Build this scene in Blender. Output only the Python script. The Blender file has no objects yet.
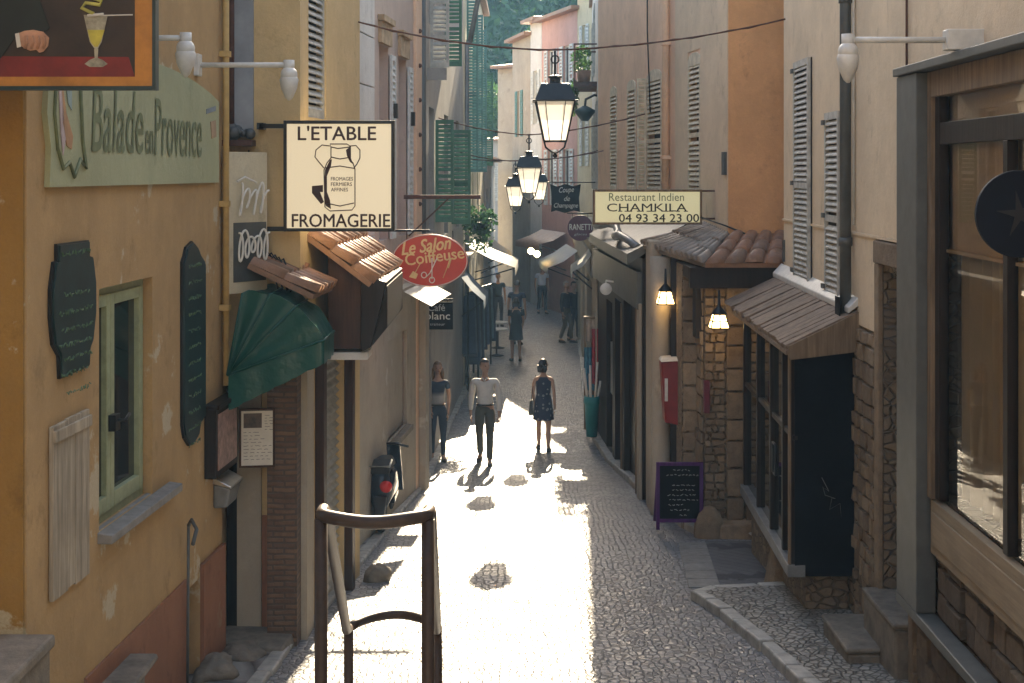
import bpy, bmesh, math, random
from mathutils import Vector, Matrix, noise as mnoise
R = random.Random(7)
scene = bpy.context.scene
COL = scene.collection
FP, HY, CX = 1422.0, 172.0, 512.0        # focal length in pixels, horizon row, centre column
PI = math.pi

def gz(y):
    if y >= 24.5: return -4.975
    if y >= 10: return -3.456 - 0.062*y
    return -4.076
def at(px, py, Y): return Vector(((px-CX)*Y/FP, Y, (HY-py)*Y/FP))
def xat(px, Y): return (px-CX)*Y/FP
def zat(py, Y): return (HY-py)*Y/FP
def gpt(px, py):
    Y = 4914.4/(py-260.2) if py > 460.5 else FP*4.975/(py-HY)
    return Vector(((px-CX)*Y/FP, Y, gz(Y)))

LOC = {}
def tag(o, label, cat, group=None):
    o['label'] = label; o['category'] = cat
    if group: o['group'] = group
    return o
def thing(name, label, cat, loc=(0,0,0), group=None):
    o = bpy.data.objects.new(name, None); COL.objects.link(o)
    o.location = loc; o.empty_display_size = 0.2
    LOC[o.name] = Vector(loc)
    return tag(o, label, cat, group)
def copy_tree(o, parent=None):
    c = o.copy(); COL.objects.link(c)
    if parent is not None: c.parent = parent
    for ch in list(o.children): copy_tree(ch, c)
    return c

class F:                                   # a vertical face: p0 at the viewer's left, p1 at the right
    def __init__(s, p0, p1):
        s.p0 = Vector((p0[0], p0[1])); s.p1 = Vector((p1[0], p1[1]))
        d = s.p1 - s.p0; s.L = d.length; s.u = d.normalized(); s.n = Vector((s.u.y, -s.u.x))
    def P(s, u, z, d=0.0):
        q = s.p0 + s.u*u + s.n*d
        return Vector((q.x, q.y, z))
    def hu(s, px):                         # where a line of sight meets the face
        k = (px-CX)/FP
        return (k*s.p0.y - s.p0.x)/(s.u.x - k*s.u.y)
    def hz(s, px, py):
        return (HY-py)*(s.p0.y + s.u.y*s.hu(px))/FP

class MB:
    def __init__(s): s.v = []; s.f = []; s.sm = []
    def add(s, vs, fs, smooth=False):
        b = len(s.v); s.v += [Vector(v) for v in vs]
        for f in fs: s.f.append([b+i for i in f]); s.sm.append(smooth)
        return s
    def hexa(s, p):                        # p: bottom ring 0..3, top ring 4..7
        return s.add(p, [(0,3,2,1),(4,5,6,7),(0,1,5,4),(1,2,6,5),(2,3,7,6),(3,0,4,7)])
    def box(s, x0,x1,y0,y1,z0,z1):
        return s.hexa([(x0,y0,z0),(x1,y0,z0),(x1,y1,z0),(x0,y1,z0),(x0,y0,z1),(x1,y0,z1),(x1,y1,z1),(x0,y1,z1)])
    def fbox(s, f, u0,u1,z0,z1,d0,d1):
        return s.hexa([f.P(u0,z0,d1),f.P(u1,z0,d1),f.P(u1,z0,d0),f.P(u0,z0,d0),f.P(u0,z1,d1),f.P(u1,z1,d1),f.P(u1,z1,d0),f.P(u0,z1,d0)])
    def poly(s, f, pts, d0, d1):           # outline in (u, z), extruded from d0 to d1
        n = len(pts)
        vs = [f.P(u,z,d1) for u,z in pts] + [f.P(u,z,d0) for u,z in pts]
        fs = [list(range(n)), list(range(2*n-1, n-1, -1))]
        fs += [(i, n+i, n+(i+1)%n, (i+1)%n) for i in range(n)]
        return s.add(vs, fs)
    def prism(s, pts, z0, z1):             # outline in (x, y)
        n = len(pts)
        vs = [(x,y,z1) for x,y in pts] + [(x,y,z0) for x,y in pts]
        fs = [list(range(n)), list(range(2*n-1, n-1, -1))]
        fs += [(i, n+i, n+(i+1)%n, (i+1)%n) for i in range(n)]
        return s.add(vs, fs)
    def tube(s, pts, r, n=8, closed=False):
        pts = [Vector(p) for p in pts]; m = len(pts)
        rr = r if isinstance(r, (list,tuple)) else [r]*m
        b = len(s.v); prev = None
        for i, p in enumerate(pts):
            if closed: t = pts[(i+1)%m] - pts[i-1]
            else: t = pts[min(i+1,m-1)] - pts[max(i-1,0)]
            t.normalize()
            if prev is None:
                a = Vector((0,0,1)) if abs(t.z) < 0.9 else Vector((1,0,0))
                nrm = t.cross(a).normalized()
            else:
                nrm = (prev - t*prev.dot(t)).normalized()
            prev = nrm; bi = t.cross(nrm)
            for k in range(n):
                a = 2*PI*k/n
                s.v.append(p + (nrm*math.cos(a) + bi*math.sin(a))*rr[i])
        for i in range(m if closed else m-1):
            for k in range(n):
                j = (i+1) % m
                s.f.append([b+i*n+k, b+i*n+(k+1)%n, b+j*n+(k+1)%n, b+j*n+k]); s.sm.append(True)
        if not closed:
            s.f.append([b+k for k in range(n-1,-1,-1)]); s.sm.append(False)
            s.f.append([b+(m-1)*n+k for k in range(n)]); s.sm.append(False)
        return s
    def lathe(s, c, prof, n=16, sx=1, sy=1):
        b = len(s.v); c = Vector(c)
        for r, z in prof:
            for k in range(n):
                a = 2*PI*k/n
                s.v.append(c + Vector((r*sx*math.cos(a), r*sy*math.sin(a), z)))
        for i in range(len(prof)-1):
            for k in range(n):
                s.f.append([b+i*n+k, b+i*n+(k+1)%n, b+(i+1)*n+(k+1)%n, b+(i+1)*n+k]); s.sm.append(True)
        s.f.append([b+k for k in range(n-1,-1,-1)]); s.sm.append(False)
        e = b+(len(prof)-1)*n
        s.f.append([e+k for k in range(n)]); s.sm.append(False)
        return s
    def ball(s, c, r, seg=14, rings=9):
        rx, ry, rz = r if isinstance(r,(list,tuple)) else (r,r,r)
        b = len(s.v); c = Vector(c)
        for i in range(1, rings):
            th = PI*i/rings
            for k in range(seg):
                a = 2*PI*k/seg
                s.v.append(c + Vector((rx*math.sin(th)*math.cos(a), ry*math.sin(th)*math.sin(a), rz*math.cos(th))))
        s.v.append(c+Vector((0,0,rz))); s.v.append(c-Vector((0,0,rz)))
        t, q = len(s.v)-2, len(s.v)-1
        for i in range(rings-2):
            for k in range(seg):
                s.f.append([b+i*seg+k, b+(i+1)*seg+k, b+(i+1)*seg+(k+1)%seg, b+i*seg+(k+1)%seg]); s.sm.append(True)
        for k in range(seg):
            s.f.append([t, b+k, b+(k+1)%seg]); s.sm.append(True)
            s.f.append([q, b+(rings-2)*seg+(k+1)%seg, b+(rings-2)*seg+k]); s.sm.append(True)
        return s
    def build(s, name, mat, parent=None, bevel=0.0, kind=None, fix=True):
        me = bpy.data.meshes.new(name)
        if parent is not None: off = LOC[parent.name]
        elif kind == 'structure' or not s.v: off = Vector((0,0,0))
        else:
            xs = [v.x for v in s.v]; ys = [v.y for v in s.v]; zs = [v.z for v in s.v]
            off = Vector(((min(xs)+max(xs))/2, (min(ys)+max(ys))/2, min(zs)))
        me.from_pydata([v-off for v in s.v], [], s.f)
        me.polygons.foreach_set('use_smooth', s.sm)
        if fix:
            bm = bmesh.new(); bm.from_mesh(me); bmesh.ops.recalc_face_normals(bm, faces=bm.faces); bm.to_mesh(me); bm.free()
        me.update()
        if mat is not None: me.materials.append(mat)
        o = bpy.data.objects.new(name, me); COL.objects.link(o)
        if parent is not None: o.parent = parent
        else: o.location = off
        LOC[o.name] = off
        if bevel:
            b = o.modifiers.new('bevel', 'BEVEL'); b.width = bevel; b.segments = 2; b.limit_method = 'ANGLE'; b.angle_limit = 0.6
        if kind: o['kind'] = kind
        return o

# ------------------------------------------------------------------ materials
def newmat(name):
    m = bpy.data.materials.new(name); m.use_nodes = True
    nt = m.node_tree; bs = nt.nodes['Principled BSDF']
    return m, nt, bs
def nd(nt, t, **kw):
    n = nt.nodes.new(t)
    for k, v in kw.items():
        if k in n.inputs: n.inputs[k].default_value = v
        else: setattr(n, k, v)
    return n
def pos(nt, scale=(1,1,1)):
    g = nt.nodes.new('ShaderNodeNewGeometry'); mp = nt.nodes.new('ShaderNodeMapping')
    mp.inputs['Scale'].default_value = scale
    nt.links.new(g.outputs['Position'], mp.inputs['Vector'])
    return mp.outputs['Vector']
def noise(nt, vec, scale, detail=6, rough=0.6):
    n = nt.nodes.new('ShaderNodeTexNoise'); n.inputs['Scale'].default_value = scale
    n.inputs['Detail'].default_value = detail; n.inputs['Roughness'].default_value = rough
    nt.links.new(vec, n.inputs['Vector']); return n.outputs['Fac']
def ramp(nt, fac, a, b, ca=(0,0,0,1), cb=(1,1,1,1)):
    r = nt.nodes.new('ShaderNodeValToRGB'); r.color_ramp.elements[0].position = a; r.color_ramp.elements[1].position = b
    r.color_ramp.elements[0].color = ca; r.color_ramp.elements[1].color = cb
    nt.links.new(fac, r.inputs['Fac']); return r.outputs['Color']
def mix(nt, fac, a, b, mode='MIX'):
    m = nt.nodes.new('ShaderNodeMix'); m.data_type = 'RGBA'; m.blend_type = mode
    for sock, v in ((m.inputs[0], fac), (m.inputs[6], a), (m.inputs[7], b)):
        if isinstance(v, (int,float)): sock.default_value = v
        elif isinstance(v, tuple): sock.default_value = v if len(v)==4 else v+(1,)
        else: nt.links.new(v, sock)
    return m.outputs[2]
def math_(nt, op, a, b=0.0):
    m = nt.nodes.new('ShaderNodeMath'); m.operation = op
    for sock, v in ((m.inputs[0], a), (m.inputs[1], b)):
        if isinstance(v,(int,float)): sock.default_value = v
        else: nt.links.new(v, sock)
    return m.outputs[0]
def bump(nt, bs, h, strength=0.3, dist=0.02):
    b = nt.nodes.new('ShaderNodeBump'); b.inputs['Strength'].default_value = strength; b.inputs['Distance'].default_value = dist
    nt.links.new(h, b.inputs['Height']); nt.links.new(b.outputs['Normal'], bs.inputs['Normal'])
def dk(c, k): return tuple(x*k for x in c)

def simple(name, col, rough=0.6, metal=0.0, var=0.25, scale=6.0, bmp=0.1, spec=0.5):
    m, nt, bs = newmat(name); v = pos(nt)
    n = noise(nt, v, scale, 6, 0.65)
    nt.links.new(mix(nt, ramp(nt, n, 0.3, 0.7), dk(col,1-var), dk(col,1+var)), bs.inputs['Base Color'])
    bs.inputs['Roughness'].default_value = rough; bs.inputs['Metallic'].default_value = metal
    bs.inputs['Specular IOR Level'].default_value = spec
    if bmp: bump(nt, bs, noise(nt, v, scale*8, 4), bmp, 0.01)
    return m
def plaster(name, col, stain=None, patch=None, streak=0.5, rough=0.9, patch_at=0.66):
    m, nt, bs = newmat(name); v = pos(nt)
    stain = stain or dk(col, 0.62)
    big = noise(nt, v, 0.9, 8, 0.65)
    c = mix(nt, ramp(nt, big, 0.35, 0.68), dk(col,0.86), dk(col,1.1))
    st = noise(nt, pos(nt, (2.6,2.6,0.5)), 1.0, 8, 0.7)
    c = mix(nt, math_(nt, 'MULTIPLY', ramp(nt, st, 0.42, 0.8), streak*0.8), c, stain)
    mot = noise(nt, v, 5.0, 10, 0.75)
    c = mix(nt, math_(nt,'MULTIPLY', ramp(nt, mot, 0.5, 0.72), 0.35), c, dk(col, 1.25))
    if patch:
        pn = noise(nt, v, 1.7, 10, 0.62)
        c = mix(nt, ramp(nt, pn, patch_at, patch_at+0.03), c, patch)
    gr = noise(nt, v, 60, 8, 0.8)
    c = mix(nt, math_(nt,'MULTIPLY', ramp(nt, gr, 0.42, 0.62), 0.28), c, dk(col, 0.7))
    ds = noise(nt, pos(nt,(1,1,0.7)), 3.1, 12, 0.75)
    c = mix(nt, math_(nt,'MULTIPLY', ramp(nt, ds, 0.56, 0.66), 0.5), c, dk(stain, 0.75))
    nt.links.new(c, bs.inputs['Base Color']); bs.inputs['Roughness'].default_value = rough
    bs.inputs['Specular IOR Level'].default_value = 0.25
    h = math_(nt, 'ADD', noise(nt, v, 45, 6, 0.7), math_(nt, 'MULTIPLY', noise(nt, v, 6, 5), 2.5))
    bump(nt, bs, h, 0.35, 0.012)
    return m
def wallvec(nt, sx=1.0, sz=1.0):
    g = nt.nodes.new('ShaderNodeNewGeometry'); sp = nt.nodes.new('ShaderNodeSeparateXYZ'); cb = nt.nodes.new('ShaderNodeCombineXYZ')
    nt.links.new(g.outputs['Position'], sp.inputs[0])
    nt.links.new(math_(nt,'MULTIPLY', math_(nt,'ADD',sp.outputs[0],sp.outputs[1]), sx), cb.inputs[0])
    nt.links.new(math_(nt,'MULTIPLY', sp.outputs[2], sz), cb.inputs[1])
    return cb.outputs[0]
def bricks(name, c1, c2, mortar, bw=0.26, rh=0.06, ms=0.012):
    m, nt, bs = newmat(name); b = nt.nodes.new('ShaderNodeTexBrick')
    wv = wallvec(nt); v = pos(nt)
    dv = nt.nodes.new('ShaderNodeVectorMath'); dv.operation = 'MULTIPLY_ADD'
    nz = nt.nodes.new('ShaderNodeTexNoise'); nz.inputs['Scale'].default_value = 5
    nt.links.new(v, nz.inputs['Vector']); nt.links.new(nz.outputs['Color'], dv.inputs[0]); dv.inputs[1].default_value = (0.03,0.03,0); nt.links.new(wv, dv.inputs[2])
    nt.links.new(dv.outputs[0], b.inputs['Vector'])
    for k, x in (('Color1',c1),('Color2',c2),('Mortar',mortar)): b.inputs[k].default_value = x+(1,)
    b.inputs['Scale'].default_value = 1; b.inputs['Brick Width'].default_value = bw; b.inputs['Row Height'].default_value = rh
    b.inputs['Mortar Size'].default_value = ms; b.inputs['Mortar Smooth'].default_value = 0.4
    c = mix(nt, noise(nt, v, 9, 8, 0.7), b.outputs['Color'], dk(c2,0.5))
    nt.links.new(c, bs.inputs['Base Color']); bs.inputs['Roughness'].default_value = 0.9
    h = math_(nt,'ADD', math_(nt,'MULTIPLY', b.outputs['Fac'], -1.0), math_(nt,'MULTIPLY', noise(nt, v, 40, 5), 0.5))
    bump(nt, bs, h, 0.8, 0.02)
    return m
def rubble(name, c1, c2, mortar, scale=5.0):
    m, nt, bs = newmat(name); v = pos(nt)
    dv = nt.nodes.new('ShaderNodeVectorMath'); dv.operation = 'MULTIPLY_ADD'
    nz = nt.nodes.new('ShaderNodeTexNoise'); nz.inputs['Scale'].default_value = 4
    nt.links.new(v, nz.inputs['Vector']); nt.links.new(nz.outputs['Color'], dv.inputs[0]); dv.inputs[1].default_value = (0.12,0.12,0.12); nt.links.new(pos(nt,(1,1,1.5)), dv.inputs[2])
    a = nt.nodes.new('ShaderNodeTexVoronoi'); a.feature = 'DISTANCE_TO_EDGE'; a.inputs['Scale'].default_value = scale; nt.links.new(dv.outputs[0], a.inputs['Vector'])
    b = nt.nodes.new('ShaderNodeTexVoronoi'); b.inputs['Scale'].default_value = scale; nt.links.new(dv.outputs[0], b.inputs['Vector'])
    sp = nt.nodes.new('ShaderNodeSeparateColor'); nt.links.new(b.outputs['Color'], sp.inputs[0])
    c = mix(nt, sp.outputs[0], c1, c2)
    c = mix(nt, math_(nt,'MULTIPLY', noise(nt, v, 14, 8, 0.7), 0.6), c, dk(c1, 0.45))
    edge = ramp(nt, a.outputs['Distance'], 0.02, 0.12)
    c = mix(nt, edge, mortar, c)
    nt.links.new(c, bs.inputs['Base Color']); bs.inputs['Roughness'].default_value = 0.92
    h = math_(nt,'ADD', edge, math_(nt,'MULTIPLY', noise(nt, v, 30, 6), 0.5))
    bump(nt, bs, h, 0.9, 0.035)
    return m
def setts(name, c1, c2, joint, scale=9.0, rough=0.42, rand=0.75, spec=0.5, bstr=0.8):
    m, nt, bs = newmat(name); v = pos(nt, (1,0.8,0.1))
    a = nt.nodes.new('ShaderNodeTexVoronoi'); a.feature = 'DISTANCE_TO_EDGE'; a.inputs['Scale'].default_value = scale; a.inputs['Randomness'].default_value = rand
    b = nt.nodes.new('ShaderNodeTexVoronoi'); b.inputs['Scale'].default_value = scale; b.inputs['Randomness'].default_value = rand
    dv = nt.nodes.new('ShaderNodeVectorMath'); dv.operation = 'MULTIPLY_ADD'
    nz = nt.nodes.new('ShaderNodeTexNoise'); nz.inputs['Scale'].default_value = 1.3; nz.inputs['Detail'].default_value = 4
    nt.links.new(v, nz.inputs['Vector']); nt.links.new(nz.outputs['Color'], dv.inputs[0]); dv.inputs[1].default_value = (0.16,0.16,0); nt.links.new(v, dv.inputs[2])
    for q in (a, b): nt.links.new(dv.outputs[0], q.inputs['Vector'])
    sp = nt.nodes.new('ShaderNodeSeparateColor'); nt.links.new(b.outputs['Color'], sp.inputs[0])
    c = mix(nt, sp.outputs[0], c1, c2)
    c = mix(nt, math_(nt,'MULTIPLY', ramp(nt, noise(nt, pos(nt), 0.6, 8, 0.7), 0.4, 0.7), 0.45), c, dk(c1, 0.6))
    c = mix(nt, math_(nt,'MULTIPLY', ramp(nt, noise(nt, pos(nt,(1,0.5,1)), 2.3, 10, 0.75), 0.48, 0.62), 0.35), c, dk(c2, 1.1))
    c = mix(nt, math_(nt,'MULTIPLY', ramp(nt, noise(nt, pos(nt,(1.2,0.35,1)), 1.1, 8, 0.7), 0.5, 0.64), 0.4), c, dk(c1, 0.5))
    edge = ramp(nt, a.outputs['Distance'], 0.01, 0.16)
    c = mix(nt, edge, joint, c)
    nt.links.new(c, bs.inputs['Base Color'])
    nt.links.new(ramp(nt, noise(nt, v, 6, 6), 0.2, 0.9, (rough-0.1,)*3+(1,), (rough+0.25,)*3+(1,)), bs.inputs['Roughness'])
    bs.inputs['Specular IOR Level'].default_value = spec
    h = math_(nt,'ADD', math_(nt,'POWER', edge, 0.6), math_(nt,'MULTIPLY', noise(nt, v, 26, 5), 0.35))
    h = math_(nt,'ADD', h, math_(nt,'MULTIPLY', sp.outputs[1], 0.5))
    bump(nt, bs, h, bstr, 0.022)
    return m
def wood(name, col, rough=0.65, axis=2, var=0.45):
    m, nt, bs = newmat(name)
    sc = [26,26,26]; sc[axis] = 1.6
    n = noise(nt, pos(nt, tuple(sc)), 1.0, 8, 0.65); big = noise(nt, pos(nt), 2.5, 6)
    c = mix(nt, ramp(nt, n, 0.3, 0.7), dk(col,1-var), dk(col,1+var))
    c = mix(nt, math_(nt,'MULTIPLY', ramp(nt, big, 0.45, 0.75), 0.5), c, dk(col,0.55))
    nt.links.new(c, bs.inputs['Base Color']); bs.inputs['Roughness'].default_value = rough; bs.inputs['Specular IOR Level'].default_value = 0.18
    bump(nt, bs, n, 0.3, 0.008)
    return m
def emit(name, col, strength, base=None):
    m, nt, bs = newmat(name); bs.inputs['Base Color'].default_value = (base or col)+(1,)
    bs.inputs['Emission Color'].default_value = col+(1,); bs.inputs['Emission Strength'].default_value = strength
    bs.inputs['Roughness'].default_value = 0.4
    return m
def translucent(name, col, fac=0.5, rough=0.6, bscale=14):
    m, nt, bs = newmat(name); v = pos(nt)
    c = mix(nt, noise(nt, v, 3, 6), dk(col,0.8), dk(col,1.15))
    nt.links.new(c, bs.inputs['Base Color']); bs.inputs['Roughness'].default_value = rough
    t = nt.nodes.new('ShaderNodeBsdfTranslucent'); nt.links.new(c, t.inputs['Color'])
    ms = nt.nodes.new('ShaderNodeMixShader'); ms.inputs[0].default_value = fac
    out = [n for n in nt.nodes if n.type == 'OUTPUT_MATERIAL'][0]
    nt.links.new(bs.outputs[0], ms.inputs[1]); nt.links.new(t.outputs[0], ms.inputs[2]); nt.links.new(ms.outputs[0], out.inputs['Surface'])
    bump(nt, bs, noise(nt, v, bscale*0.45, 3), 0.35, 0.03)
    return m
def glassy(name, col=(0.012,0.014,0.014), rough=0.03):
    m, nt, bs = newmat(name); v = pos(nt)
    nt.links.new(mix(nt, noise(nt, v, 2.2, 5), dk(col,0.5), dk(col,2.0)), bs.inputs['Base Color'])
    bs.inputs['Roughness'].default_value = rough; bs.inputs['Specular IOR Level'].default_value = 0.8
    bump(nt, bs, noise(nt, v, 1.2, 2), 0.05, 0.02)
    return m
def clear_glass(name):
    m, nt, bs = newmat(name)
    tr = nt.nodes.new('ShaderNodeBsdfTransparent'); tr.inputs[0].default_value = (0.95,0.95,0.94,1)
    gl = nt.nodes.new('ShaderNodeBsdfGlossy'); gl.inputs['Roughness'].default_value = 0.02
    fr = nt.nodes.new('ShaderNodeFresnel'); fr.inputs['IOR'].default_value = 1.45
    ms = nt.nodes.new('ShaderNodeMixShader'); out = [n for n in nt.nodes if n.type == 'OUTPUT_MATERIAL'][0]
    nt.links.new(fr.outputs[0], ms.inputs[0]); nt.links.new(tr.outputs[0], ms.inputs[1]); nt.links.new(gl.outputs[0], ms.inputs[2]); nt.links.new(ms.outputs[0], out.inputs['Surface'])
    return m
M = {}
M['ochre'] = plaster('ochre_plaster', (0.50,0.325,0.155), (0.33,0.215,0.105), (0.55,0.47,0.33), 0.7, patch_at=0.61)
M['ochre_shaded'] = plaster('shaded_ochre_plaster', (0.36,0.20,0.055), (0.22,0.12,0.035), (0.50,0.42,0.27), 0.6, patch_at=0.60)  # ochre plaster with the shade of the front side put into its colour
M['terra'] = plaster('terracotta_paint', (0.33,0.15,0.085), (0.22,0.105,0.06), (0.33,0.2,0.12), 0.5, patch_at=0.66)
M['yellow'] = plaster('yellow_plaster', (0.66,0.48,0.25), (0.46,0.33,0.17), None, 0.5)
M['pinkbeige'] = plaster('pinkish_plaster', (0.55,0.43,0.36), (0.40,0.31,0.26), None, 0.4)
M['greywall'] = plaster('grey_plaster', (0.36,0.34,0.31), (0.25,0.23,0.21), None, 0.5)
M['greybeige'] = plaster('grey_beige_plaster', (0.42,0.36,0.28), (0.29,0.25,0.2), (0.5,0.45,0.37), 0.5)
M['cream'] = plaster('cream_plaster', (0.60,0.53,0.38), (0.45,0.39,0.28), None, 0.4)
M['white'] = plaster('white_plaster', (0.66,0.64,0.60), (0.5,0.48,0.45), None, 0.4)
M['pink'] = plaster('rose_plaster', (0.56,0.33,0.28), (0.45,0.26,0.22), None, 0.4)
M['rosy'] = plaster('salmon_plaster', (0.80,0.55,0.38), (0.62,0.40,0.27), None, 0.35)
M['orange'] = plaster('orange_plaster', (0.76,0.39,0.18), (0.58,0.29,0.13), None, 0.4)
M['beige'] = plaster('beige_plaster', (0.72,0.57,0.40), (0.54,0.41,0.28), None, 0.3)
M['stone'] = rubble('rubble_stone', (0.34,0.25,0.16), (0.22,0.16,0.11), (0.19,0.145,0.10), 8)
def island(name, c1, c2, rough=0.9, bmp=0.6, spec=0.2):
    m, nt, bs = newmat(name); v = pos(nt); g = nt.nodes.new('ShaderNodeNewGeometry')
    c = mix(nt, g.outputs['Random Per Island'], c1, c2)
    c = mix(nt, math_(nt,'MULTIPLY', ramp(nt, noise(nt, v, 7, 8, 0.7), 0.4, 0.7), 0.6), c, dk(c2, 0.55))
    nt.links.new(c, bs.inputs['Base Color']); bs.inputs['Roughness'].default_value = rough; bs.inputs['Specular IOR Level'].default_value = spec
    bump(nt, bs, math_(nt,'ADD',noise(nt, v, 40, 6, 0.7),math_(nt,'MULTIPLY',noise(nt, v, 9, 4),2.0)), bmp, 0.02); return m
M['blockdark'] = island('dark_cut_stone', (0.19,0.14,0.095), (0.10,0.075,0.055))
M['block'] = island('cut_stone', (0.34,0.25,0.165), (0.20,0.145,0.10))
M['mortar'] = simple('lime_mortar', (0.13,0.10,0.07), 0.95, 0, 0.3, 10, 0.4, 0.2)
M['stonegrey'] = simple('worn_grey_stone', (0.19,0.16,0.125), 0.75, 0, 0.35, 7, 0.4, 0.4)
M['sill'] = simple('slate_sill', (0.24,0.225,0.205), 0.75, 0, 0.25, 8, 0.2, 0.3)
M['brick'] = bricks('thin_brick', (0.30,0.17,0.10), (0.16,0.09,0.06), (0.13,0.10,0.075), 0.2, 0.05, 0.012)
M['setts'] = setts('street_setts', (0.165,0.17,0.185), (0.285,0.29,0.305), (0.10,0.10,0.105), 14.5, 0.38, 0.6, 0.5, 0.5)
M['pebble'] = setts('pebble_paving', (0.26,0.24,0.21), (0.42,0.39,0.34), (0.10,0.09,0.075), 15.0, 0.5, 1.0)
M['lane'] = bricks('shaded_lane_paving', (0.22,0.205,0.20), (0.16,0.15,0.15), (0.06,0.055,0.055), 0.2, 0.1, 0.01)  # brick colour darkened to carry the shade lying over the lane
M['pave'] = setts('pavement_flags', (0.27,0.25,0.23), (0.34,0.32,0.29), (0.12,0.11,0.10), 2.0, 0.6, 0.5)
M['kerb'] = simple('kerb_stone', (0.40,0.38,0.34), 0.6, 0, 0.3, 7, 0.4, 0.4)
M['olive'] = simple('olive_green_paint', (0.30,0.34,0.20), 0.5, 0, 0.2, 10, 0.15)
M['greenshutter'] = simple('green_shutter_paint', (0.05,0.16,0.10), 0.6, 0, 0.25, 6, 0.1)
M['greyshutter'] = simple('grey_shutter_paint', (0.42,0.41,0.37), 0.7, 0, 0.3, 8, 0.2)
M['creamshutter'] = simple('cream_shutter_paint', (0.60,0.52,0.38), 0.7, 0, 0.3, 8, 0.2)
M['whiteshutter'] = simple('pale_shutter_paint', (0.6,0.62,0.6), 0.7, 0, 0.2, 8, 0.1)
M['gap'] = simple('shaded_interior', (0.025,0.02,0.018), 0.9, 0, 0.2, 4, 0)  # near black colour standing in for shade behind slats and in openings
M['oldwood'] = wood('whitewashed_boards', (0.38,0.32,0.24), 0.8)
M['brownwood'] = wood('brown_timber', (0.055,0.026,0.015), 0.5)
M['darkwood'] = wood('dark_timber', (0.022,0.014,0.010), 0.5)
M['reddoor'] = wood('red_brown_door', (0.20,0.08,0.05), 0.6)
M['fadedwood'] = wood('faded_timber', (0.20,0.14,0.09), 0.75)
M['panelwood'] = wood('painted_panel_timber', (0.27,0.205,0.135), 0.7, 1, 0.2)
M['black'] = simple('black_iron', (0.014,0.016,0.018), 0.4, 0.3, 0.3, 12, 0.1)
M['blackpanel'] = simple('black_board', (0.006,0.006,0.007), 0.85, 0, 0.4, 3, 0.1, 0.12)
M['greymetal'] = simple('grey_painted_metal', (0.10,0.105,0.10), 0.5, 0.2, 0.2, 5, 0.08)
M['zinc'] = simple('zinc', (0.22,0.225,0.225), 0.45, 0.4, 0.25, 5, 0.1)
M['steel'] = simple('brushed_steel', (0.6,0.6,0.58), 0.3, 0.8, 0.15, 8, 0.05)
M['lampwhite'] = simple('white_lamp_enamel', (0.62,0.60,0.55), 0.4, 0, 0.15, 8, 0.05)
M['rust'] = simple('rusty_iron', (0.11,0.05,0.035), 0.75, 0.2, 0.4, 10, 0.3)
M['railbrown'] = simple('brown_rail_paint', (0.042,0.024,0.016), 0.45, 0.0, 0.3, 14, 0.12, 0.3)
M['tile'] = island('clay_tile', (0.42,0.19,0.10), (0.24,0.15,0.10), 0.5, 0.35, 0.5)
M['tilegrey'] = island('weathered_tile', (0.33,0.26,0.20), (0.19,0.15,0.12), 0.5, 0.35, 0.5)
M['awning'] = translucent('green_canvas', (0.008,0.095,0.075), 0.2, 0.28)
M['whitecloth'] = translucent('white_canvas', (0.34,0.335,0.32), 0.25)
def lampglass():
    m, nt, bs = newmat('milk_glass'); bs.inputs['Base Color'].default_value = (0.9,0.89,0.86,1); bs.inputs['Roughness'].default_value = 0.2
    t = nt.nodes.new('ShaderNodeBsdfTranslucent'); t.inputs['Color'].default_value = (0.98,0.97,0.94,1); tr = nt.nodes.new('ShaderNodeBsdfTransparent')
    a = nt.nodes.new('ShaderNodeMixShader'); a.inputs[0].default_value = 0.7; b = nt.nodes.new('ShaderNodeMixShader'); b.inputs[0].default_value = 0.2
    out = [n for n in nt.nodes if n.type == 'OUTPUT_MATERIAL'][0]
    nt.links.new(bs.outputs[0],a.inputs[1]); nt.links.new(t.outputs[0],a.inputs[2]); nt.links.new(a.outputs[0],b.inputs[1]); nt.links.new(tr.outputs[0],b.inputs[2]); nt.links.new(b.outputs[0],out.inputs['Surface']); return m
M['bluecloth'] = translucent('blue_grey_canvas', (0.16,0.22,0.30), 0.3)
M['milk'] = lampglass()
M['glass'] = glassy('window_glass')
M['shopglass'] = clear_glass('shop_glass')
M['ochrepipe'] = simple('ochre_pipe_paint', (0.50,0.33,0.12), 0.6, 0, 0.2, 6, 0.1)
M['signcream'] = emit('sun_glow_cream_panel', (1.0,0.86,0.62), 0.085, (0.78,0.71,0.54))  # faint emission stands in for sunlight coming through the panel
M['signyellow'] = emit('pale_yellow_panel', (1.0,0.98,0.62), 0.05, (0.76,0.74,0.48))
M['ink'] = simple('maroon_lettering', (0.045,0.012,0.010), 0.5, 0, 0.1, 10, 0)
M['inkblack'] = simple('black_lettering', (0.012,0.014,0.012), 0.5, 0, 0.1, 10, 0)
M['inkgreen'] = simple('faded_green_lettering', (0.15,0.18,0.09), 0.7, 0, 0.3, 10, 0)
M['inkwhite'] = simple('white_lettering', (0.72,0.70,0.64), 0.6, 0, 0.1, 10, 0)
M['inkcream'] = simple('cream_lettering', (0.72,0.50,0.24), 0.5, 0, 0.15, 10, 0)
M['chalk'] = simple('chalk', (0.5,0.5,0.48), 0.9, 0, 0.3, 30, 0)
M['goldtext'] = simple('dull_green_lettering', (0.09,0.16,0.08), 0.6, 0, 0.5, 10, 0)
M['signgreen'] = plaster('faded_green_board', (0.43,0.45,0.28), (0.30,0.33,0.2), None, 0.7, 0.6)
M['boardgreen'] = simple('dark_green_board', (0.007,0.030,0.032), 0.45, 0, 0.4, 4, 0.05)
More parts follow.
